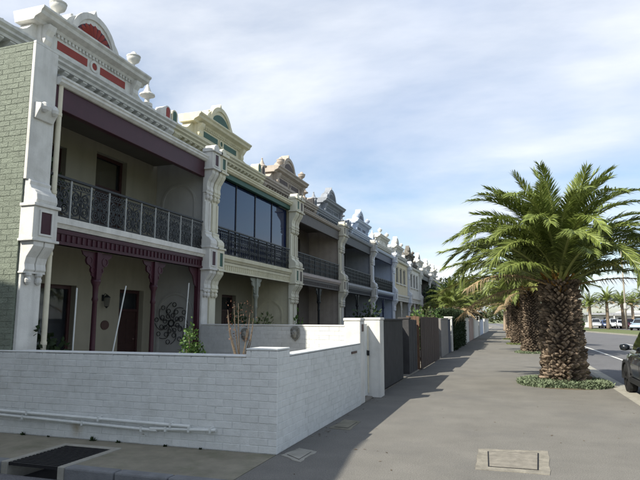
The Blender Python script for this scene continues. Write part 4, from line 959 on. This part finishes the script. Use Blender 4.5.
# bare rose bush
q = onY(240, 350, 8.4); t = thing('rose_bush', 'nearly bare rose bush with a few thin canes behind the wall', 'shrub', (q.x, 8.4, .03)); mb = MB(); r = random.Random(5)
for i in range(9):
    a = r.uniform(0, 6.28); h = r.uniform(1.35, 1.85); e = Vector((math.cos(a) * .22, math.sin(a) * .22, h)); mb.tube([(0, 0, 0), (e.x * .2, e.y * .2, h * .55), (e.x * .8, e.y * .8, h * .8), e], .014, 5, .005)
mb.build('cane', BARKG, t); mb = MB(); leafcloud(mb, r, 130, .035, lambda r: (Vector((r.uniform(-.22, .22), r.uniform(-.2, .2), r.uniform(1.2, 1.85))), Vector((0, 0, 1)))); mb.build('foliage', mat('reddish_leaf', (.10, .05, .03), .6, island=.3), t, recalc=False)
# second garden
for i, (px, py, Y, rx, rz, m, lab) in enumerate((
        (262, 322, 12.9, .55, .82, LEAFO, 'olive green bush rising over the dividing wall before the cream house'),
        (300, 321, 13.3, .30, .82, LEAF, 'bright green bush over the dividing wall beside the cream house pier'),
        (236, 322, 12.6, .25, .86, LEAFD, 'dark spindly shrub over the dividing wall at the cream house window'))):
    q = onY(px, py, Y); shrub('shrub', lab, (q.x, Y, .03), rx, rz, 1500, .10, m, 60 + i, stems=12)
for i, (X, Y, rx, rz, n, m, lab) in enumerate((
        (-3.3, 21.5, .5, .95, 1300, LEAF, 'yellow-green strappy shrub showing over the brown palings'),
        (-3.4, 25.5, .7, .95, 1300, LEAFO, 'olive shrub showing over the mid grey fence'),
        (-4.6, 18.6, .7, 1.0, 1500, LEAFD, 'dark shrub behind the charcoal board fence'),
        (-3.5, 28.3, .6, 1.0, 1300, LEAF, 'light green shrub behind the dark blue fence panel'))):
    shrub('shrub', lab, (X, Y, .03), rx, rz, n, .14, m, 80 + i, stems=10)
def tree(name, label, loc, h, crown_r, n, size, m, seed, group=None, trunk_r=.14):
    r = random.Random(seed); t = thing(name, label, 'tree', loc, 0, group); st = MB(); tips = []
    st.tube([(0, 0, -.1), (.05, 0, h * .3), (0, .05, h * .55)], trunk_r, 8, trunk_r * .6)
    for i in range(13):
        a = i * 2.4 + r.uniform(-.4, .4); rr = crown_r * r.uniform(.35, .85); e = Vector((rr * math.cos(a), rr * math.sin(a), h * r.uniform(.5, .95)))
        st.tube([(0, 0, h * .4), (e.x * .5, e.y * .5, h * .45 + (e.z - h * .45) * .6), e], trunk_r * .45, 6, .015); tips.append(e)
    st.build('trunk', BARKG, t); mb = MB()
    def fn(r):
        c = tips[r.randrange(len(tips))]; o = Vector((r.gauss(0, 1), r.gauss(0, 1), r.gauss(0, .8))).normalized(); return c + o * crown_r * .42 * r.random() ** .45, o
    leafcloud(mb, r, n, size, fn); mb.build('crown', m, t, recalc=False); return t
tree('garden_tree', 'dark leafy tree against the dark stone house', (-5.3, 49.5, 0), 4.8, 1.6, 5500, .2, LEAFD, 1)
tree('garden_tree', 'dark round tree behind the pinkish fence', (-4.3, 52, 0), 4.3, 2.0, 6000, .22, LEAFD, 2)
tree('garden_tree', 'tall olive tree beyond the last white fence', (-5.0, 68, 0), 6.2, 2.6, 5000, .3, LEAFO, 3)
tree('garden_tree', 'broad dark tree closing the far end of the path', (-4.6, 88, 0), 6.5, 3.2, 5000, .36, LEAFD, 6)
palm('garden_palm', 'young green palm with upright fronds in a front garden behind the hedge', (-3.75, 39.6, 0), 2.3, .28, .26, (12, 26, 8, 3), 2.0, None, 71, boss=False)
palm('garden_palm', 'dry brown-fronded palm in a front garden beyond the hedge', (-3.7, 46.5, 0), 2.5, .28, .26, (3, 8, 8, 26), 2.5, None, 72, boss=False)
# unseen corner house across the lane, its profile shaped to shade the white wall
ch = thing('corner_house', 'unseen two storey corner house across the lane with verandah roof', 'house', (0, 0, 0))
MB().box(-22, -6.45, -9, 1.0, 0, 7.0).build('wall', WHITE, ch); MB().prism([(-22, 7.0), (-6.40, 7.0), (-11, 7.98), (-22, 7.98)], 'y', -9.1, 1.05).build('roof', ROOFM, ch)
MB().prism([(-6.45, 6.8), (-4.95, 4.88), (-4.95, 5.0), (-6.45, 6.96)], 'y', -9, 1.05).build('verandah_roof', ROOFM, ch)
MB().box(-6.45, -5.0, .80, 1.0, 0, 4.9).prism([(-6.45, 4.9), (-5.0, 4.9), (-6.45, 6.75)], 'y', .80, 1.0).build('wing_wall', WHITE, ch)
for y in (-8.5, -6, -3.5, -1): MB().box(-5.1, -5.0, y - .05, y + .05, 0, 4.9).build('verandah_post', MAROON, ch)
for y in (-7.2, -4.7, -2.2): w_ = MB().box(-6.45, -6.42, y - .6, y + .6, .6, 2.6).build('window', FRAMEB, ch); MB().box(-6.42, -6.41, y - .52, y + .52, .7, 2.5).build('pane', GLASS, w_)
#YARD>
#<RIGHT
# ---------------------------------------------------------------- cars
def car_parts(name, label, loc, rz, paint, group=None, detail=True, suv=True):
    """length along +y (front), x across; ground at z=0"""
    t = thing(name, label, 'car', loc, rz, group); Ln = 4.45; W = .87
    hh = 1.66 if suv else 1.45; belt = .98 if suv else .90
    # body shell: stations (y, zbottom, zbelt-top, halfwidth)
    st = [(-2.20, .42, .72, .70), (-2.12, .34, .92, .80), (-1.7, .30, belt + .02, .855), (-.9, .27, belt + .01, W), (.2, .27, belt, W), (.95, .28, belt - .03, .865), (1.6, .30, belt - .10, .84), (2.0, .32, belt - .20, .77), (2.18, .36, belt - .34, .68), (2.24, .44, belt - .46, .60)]
    mb = MB(); vs = []; fs = []
    sec = lambda zb, zt, w: [(-w * .93, zb), (-w * .99, zb + (zt - zb) * .25), (-w, zb + (zt - zb) * .55), (-w * .97, zb + (zt - zb) * .86), (-w * .90, zt), (0, zt + .025), (w * .90, zt), (w * .97, zb + (zt - zb) * .86), (w, zb + (zt - zb) * .55), (w * .99, zb + (zt - zb) * .25), (w * .93, zb), (0, zb)]
    for y, zb, zt, w in st: vs += [(x, y, z) for x, z in sec(zb, zt, w)]
    n = 12
    for i in range(len(st) - 1):
        for j in range(n): fs.append((i * n + j, i * n + (j + 1) % n, (i + 1) * n + (j + 1) % n, (i + 1) * n + j))
    fs += [tuple(range(n)), tuple((len(st) - 1) * n + j for j in range(n))]
    body = mb.add(vs, fs).build('body', paint, t, smooth=True)
    # cabin
    cab = MB(); cs = [(-2.05, .0), (-1.72, .94), (-.9, 1.0), (0, .985), (.42, .93), (1.12, 0)] if suv else [(-1.95, 0), (-1.2, .92), (-.6, 1), (.1, .97), (.4, .9), (1.15, 0)]
    vs = []; fs = []
    for y, f in cs:
        z = belt - .02 + (hh - belt) * f; wt = .80 - .19 * f
        vs += [(-.80, y, belt - .06), (-wt, y, z), (-wt * .8, y, z + .035 * f), (0, y, z + .05 * f), (wt * .8, y, z + .035 * f), (wt, y, z), (.80, y, belt - .06)]
    for i in range(len(cs) - 1):
        for j in range(6): fs.append((i * 7 + j, i * 7 + j + 1, i * 7 + 8 + j, i * 7 + 7 + j))
    cab.add(vs, fs).build('cabin', paint, t, smooth=True)
    def side(y, f, s, off=.012):     # point on cabin side, f = 0 belt .. 1 roof
        return (s * (.80 - .19 * f + off), y, belt + (hh - belt) * f)
    for s in (-1, 1):
        for (ya, yb, yc_, yd) in (((-1.0, -.12, -.12, -.92) if True else 0), (-.04, .86, .40, -.04), (-1.72, -1.08, -1.0, -1.58)):
            g = MB(); g.add([side(ya, .06, s), side(yb, .06, s), side(yc_, .80, s), side(yd, .82, s)], [(0, 1, 2, 3)]); g.build('window', GLASS if False else CARG, t, recalc=False)
    g = MB(); g.add([(-.66, 1.05, belt + .05), (.66, 1.05, belt + .05), (.53, .50, hh - .06), (-.53, .50, hh - .06)], [(0, 1, 2, 3)]); g.build('windscreen', CARG, t, recalc=False)
    g = MB(); g.add([(-.66, -2.03, belt + .08), (.66, -2.03, belt + .08), (.54, -1.78, hh - .10), (-.54, -1.78, hh - .10)], [(0, 1, 2, 3)]); g.build('rear_window', CARG, t, recalc=False)
    for y in (-1.32, 1.36):
        for s in (-1, 1):
            wl = MB().lathe([(.20, -.1), (.31, -.1), (.335, -.06), (.335, .06), (.31, .1), (.20, .1)], seg=20).build('wheel', TYRE, t, (s * .78, y, .335), smooth=True); wl.rotation_euler = (0, math.pi / 2, 0)
            rm = MB(); rm.lathe([(.205, -.07), (.205, .085), (.19, .095), (.17, .075), (.06, .08), (.05, .095)], seg=20)
            rm.build('rim', RIM, wl).scale = (1, 1, s)
            if detail:
                sp_ = MB()
                for k in range(5): a = k * 1.2566; sp_.prism([(.05 * math.cos(a + .4), .05 * math.sin(a + .4)), (.19 * math.cos(a + .16), .19 * math.sin(a + .16)), (.19 * math.cos(a - .16), .19 * math.sin(a - .16)), (.05 * math.cos(a - .4), .05 * math.sin(a - .4))], 'z', .078, .1)
                sp_.build('spokes', RIM, wl).scale = (1, 1, s)
            ar = MB(); ar.ring((s * .872, y, .335), .40, .07, .05, 'x', 16, -.1, math.pi + .1); ar.build('wheel_arch', PLAST, t)
            MB().prism([(y + .36 * math.cos(a), .335 + .36 * math.sin(a)) for a in [i * math.pi / 10 for i in range(20)]], 'x', s * .868 if s < 0 else .80, s * .80 if s < 0 else .868).build('wheel_well', PLAST, t)
    for s in (-1, 1):
        MB().add([(s * .45, 2.19, .60), (s * .72, 2.02, .62), (s * .74, 1.98, .76), (s * .47, 2.13, .74), (s * .45, 2.22, .60), (s * .735, 2.05, .62), (s * .755, 2.01, .76), (s * .47, 2.16, .74)], [(0, 1, 2, 3), (4, 5, 6, 7), (0, 1, 5, 4), (1, 2, 6, 5), (2, 3, 7, 6), (3, 0, 4, 7)]).build('headlight', LAMPG, t)
        MB().box(*sorted((s * .62, s * .80)), -2.19, -2.08, .72, .98).build('tail_light', REDL, t)
        m_ = MB(); m_.lathe([(.03, -.075), (.09, -.06), (.112, .0), (.10, .055), (.04, .075)], (s * .965, .78, belt + .10), 10); m_.box(*sorted((s * .82, s * .96)), .76, .80, belt + .04, belt + .07); m_.build('side_mirror', paint, t, smooth=True)
        if detail:
            for y in (-.82, .08): MB().box(*sorted((s * .868, s * .892)), y - .1, y + .1, belt - .14, belt - .11).build('door_handle', paint, t)
            sk = MB(); sk.box(*sorted((s * .86, s * .885)), -.92, .95, .28, .40); sk.build('side_skirt', PLAST, t)
            sm = MB()
            for y in (-1.03, -.08, .93): sm.box(*sorted((s * .866, s * .8735)), y - .004, y + .004, .42, belt - .04)
            sm.build('door_seam', PLAST, t)
    MB().box(-.62, .62, 2.10, 2.27, .34, .46).build('front_bumper', PLAST, t, bevel=.02); MB().box(-.72, .72, -2.26, -2.12, .36, .52).build('rear_bumper', PLAST, t, bevel=.02)
    if detail:
        for s in (-1, 1): MB().tube([(s * .56, -1.5, hh + .03), (s * .57, -1.3, hh + .075), (s * .57, -.2, hh + .07), (s * .55, .1, hh + .02)], .016, 6).build('roof_rail', PLAST, t)
    return t
CARG = mat('car_glass', (.012, .014, .016), .05, .02, 3, spec=.8)
car_parts('parked_car', 'black four wheel drive wagon parked at the kerb beside the stout palm', (3.52, 13.95, -.125), 0, PAINT['navy'])
for i, (px, cl, lab) in enumerate(((596, 'silver', 'silver car, first in the row beside the green bush across the road'), (606, 'blue', 'dark blue car parked between two silver ones across the road'), (613, 'silver', 'silver car parked between the dark blue and white ones across the road'), (621.5, 'white', 'white car parked between silver and dark red ones across the road'), (629, 'red', 'dark red car parked beside the pole across the road'))):
    p = onY(px, 328, 112 - i * 1.2); car_parts('parked_car', lab, (p.x, 112 - i * 1.2, -.01), R(178 + 6 * (i % 3)), PAINT[cl], 'cars in the car park across the road', False, i % 2 == 0)
p = onY(641, 330, 92); car_parts('parked_car', 'pale blue car parked nearest the road end of the car park row', (p.x, 92, -.01), R(150), PAINT['paleblue'], 'cars in the car park across the road', False, True)
p = onY(510, 326, 118); car_parts('parked_car', 'white car standing at the far end of the footpath', (p.x, 118, -.0), 0, PAINT['white'], None, False, False)

# ---------------------------------------------------------------- poles, far palms, pavilion
def pole(label, px, Y, h, r, m, arm=True):
    q = onY(px, 330, Y); t = thing('street_pole', label, 'pole', (q.x, Y, -.05))
    MB().tube([(0, 0, 0), (0, 0, h)], r, 10, r * .55).build('shaft', m, t, smooth=True)
    if arm:
        MB().tube([(0, 0, h - .3), (-.8, 0, h + .1), (-2.0, 0, h + .25)], .05, 6).build('lamp_arm', m, t); MB().lathe([(.02, -.06), (.16, -.04), (.14, .04), (.03, .06)], (-2.1, 0, h + .25), 8).build('lamp_head', PLAST, t)
    else:
        MB().box(-1.1, 1.1, -.06, .06, h - .8, h - .65).build('crossarm', POLEW, t)
        MB().lathe([(.22, 0), (.24, .1), (.24, .8), (.1, .9)], (.0, 0, 3.2), 10).build('pole_box', GALV, t)
pole('slim grey street light pole standing beside the round green bush', 580.5, 84, 13.0, .12, GALV)
pole('timber power pole with a grey box among the parked cars', 627, 98, 13.5, .16, POLEW, False)
FARP = [(574, 104, 3.9), (591, 100, 4.4), (608.5, 100, 5.3), (624, 104, 5.0), (634, 112, 4.8), (647, 100, 5.6)]
fp_lab = ['small palm behind the round green bush across the road', 'palm across the road between the round green bush and the tallest palm', 'palm over the dark blue and silver parked cars across the road', 'palm behind the timber power pole across the road', 'palm past the timber power pole across the road', 'palm over the pale blue parked car across the road']
for (px, Y, h), lb in zip(FARP, fp_lab):
    q = onY(px, 330, Y); palm('palm_tree', lb, (q.x, Y, -.02), h * .82, .30, .28, (6, 22, 12, 6), 2.55, 'palms across the road', int(px), boss=False)
q = onY(577, 330, 88); shrub('shrub', 'round dense green bush at the foot of the street light pole', (q.x, 88, 0), 1.2, 1.15, 2600, .26, LEAF, 9, stems=22)
q = onY(601, 328, 124); pv = thing('pavilion', 'low beach pavilion with dark flat roof behind the parked cars', 'building', (q.x, 124, 0))
MB().box(-5.5, 5.5, 0, 5, 0, 2.3).build('wall', PALE, pv); MB().box(-7, 7.4, -1.4, 6, 2.42, 2.8).build('roof', GREY, pv)
for x in (-4, -1.5, 1.2, 3.8): w_ = MB().box(x - .7, x + .7, -.03, .0, .9, 2.0).build('window', WHITE, pv); MB().box(x - .6, x + .6, -.045, -.03, 1.0, 1.9).build('pane', GLASS, w_)
for x in (-6.6, -2.3, 2.3, 7): MB().box(x - .1, x + .1, -1.2, -1.0, 0, 2.42).build('column', WHITE, pv)
q = onY(637, 327, 135); kz = thing('kiosk', 'pale low kiosk with white hipped roof beyond the timber power pole', 'building', (q.x, 135, 0)); MB().box(-4, 5, 0, 5, 0, 2.2).build('wall', PALE, kz); MB().prism([(-5, 2.2), (6, 2.2), (4, 3.4), (-2, 3.4)], 'y', -.8, 5.8).build('roof', WHITE, kz); MB().box(-1, 1.6, -.03, 0, .8, 1.9).build('window', GLASS, kz)
r = random.Random(12)
def band(name, label, x0, x1, y, h, n, m, seed):
    r = random.Random(seed); mb = MB(); ph = [r.uniform(0, 6) for _ in range(5)]
    def fn(r):
        x = r.uniform(x0, x1); H = h * (.55 + .25 * math.sin(x * .11 + ph[0]) + .2 * math.sin(x * .31 + ph[1])); return Vector((x, y + r.uniform(-6, 6), r.uniform(0, 1) ** .7 * H)), Vector((0, -.5, .5))
    leafcloud(mb, r, n, 1.5, fn); tag(mb.build(name, m, recalc=False), label, 'trees', kind='stuff')
band('far_trees', 'distant line of low foreshore trees', -40, 140, 260, 6, 9000, LEAFO, 3)
#RIGHT>
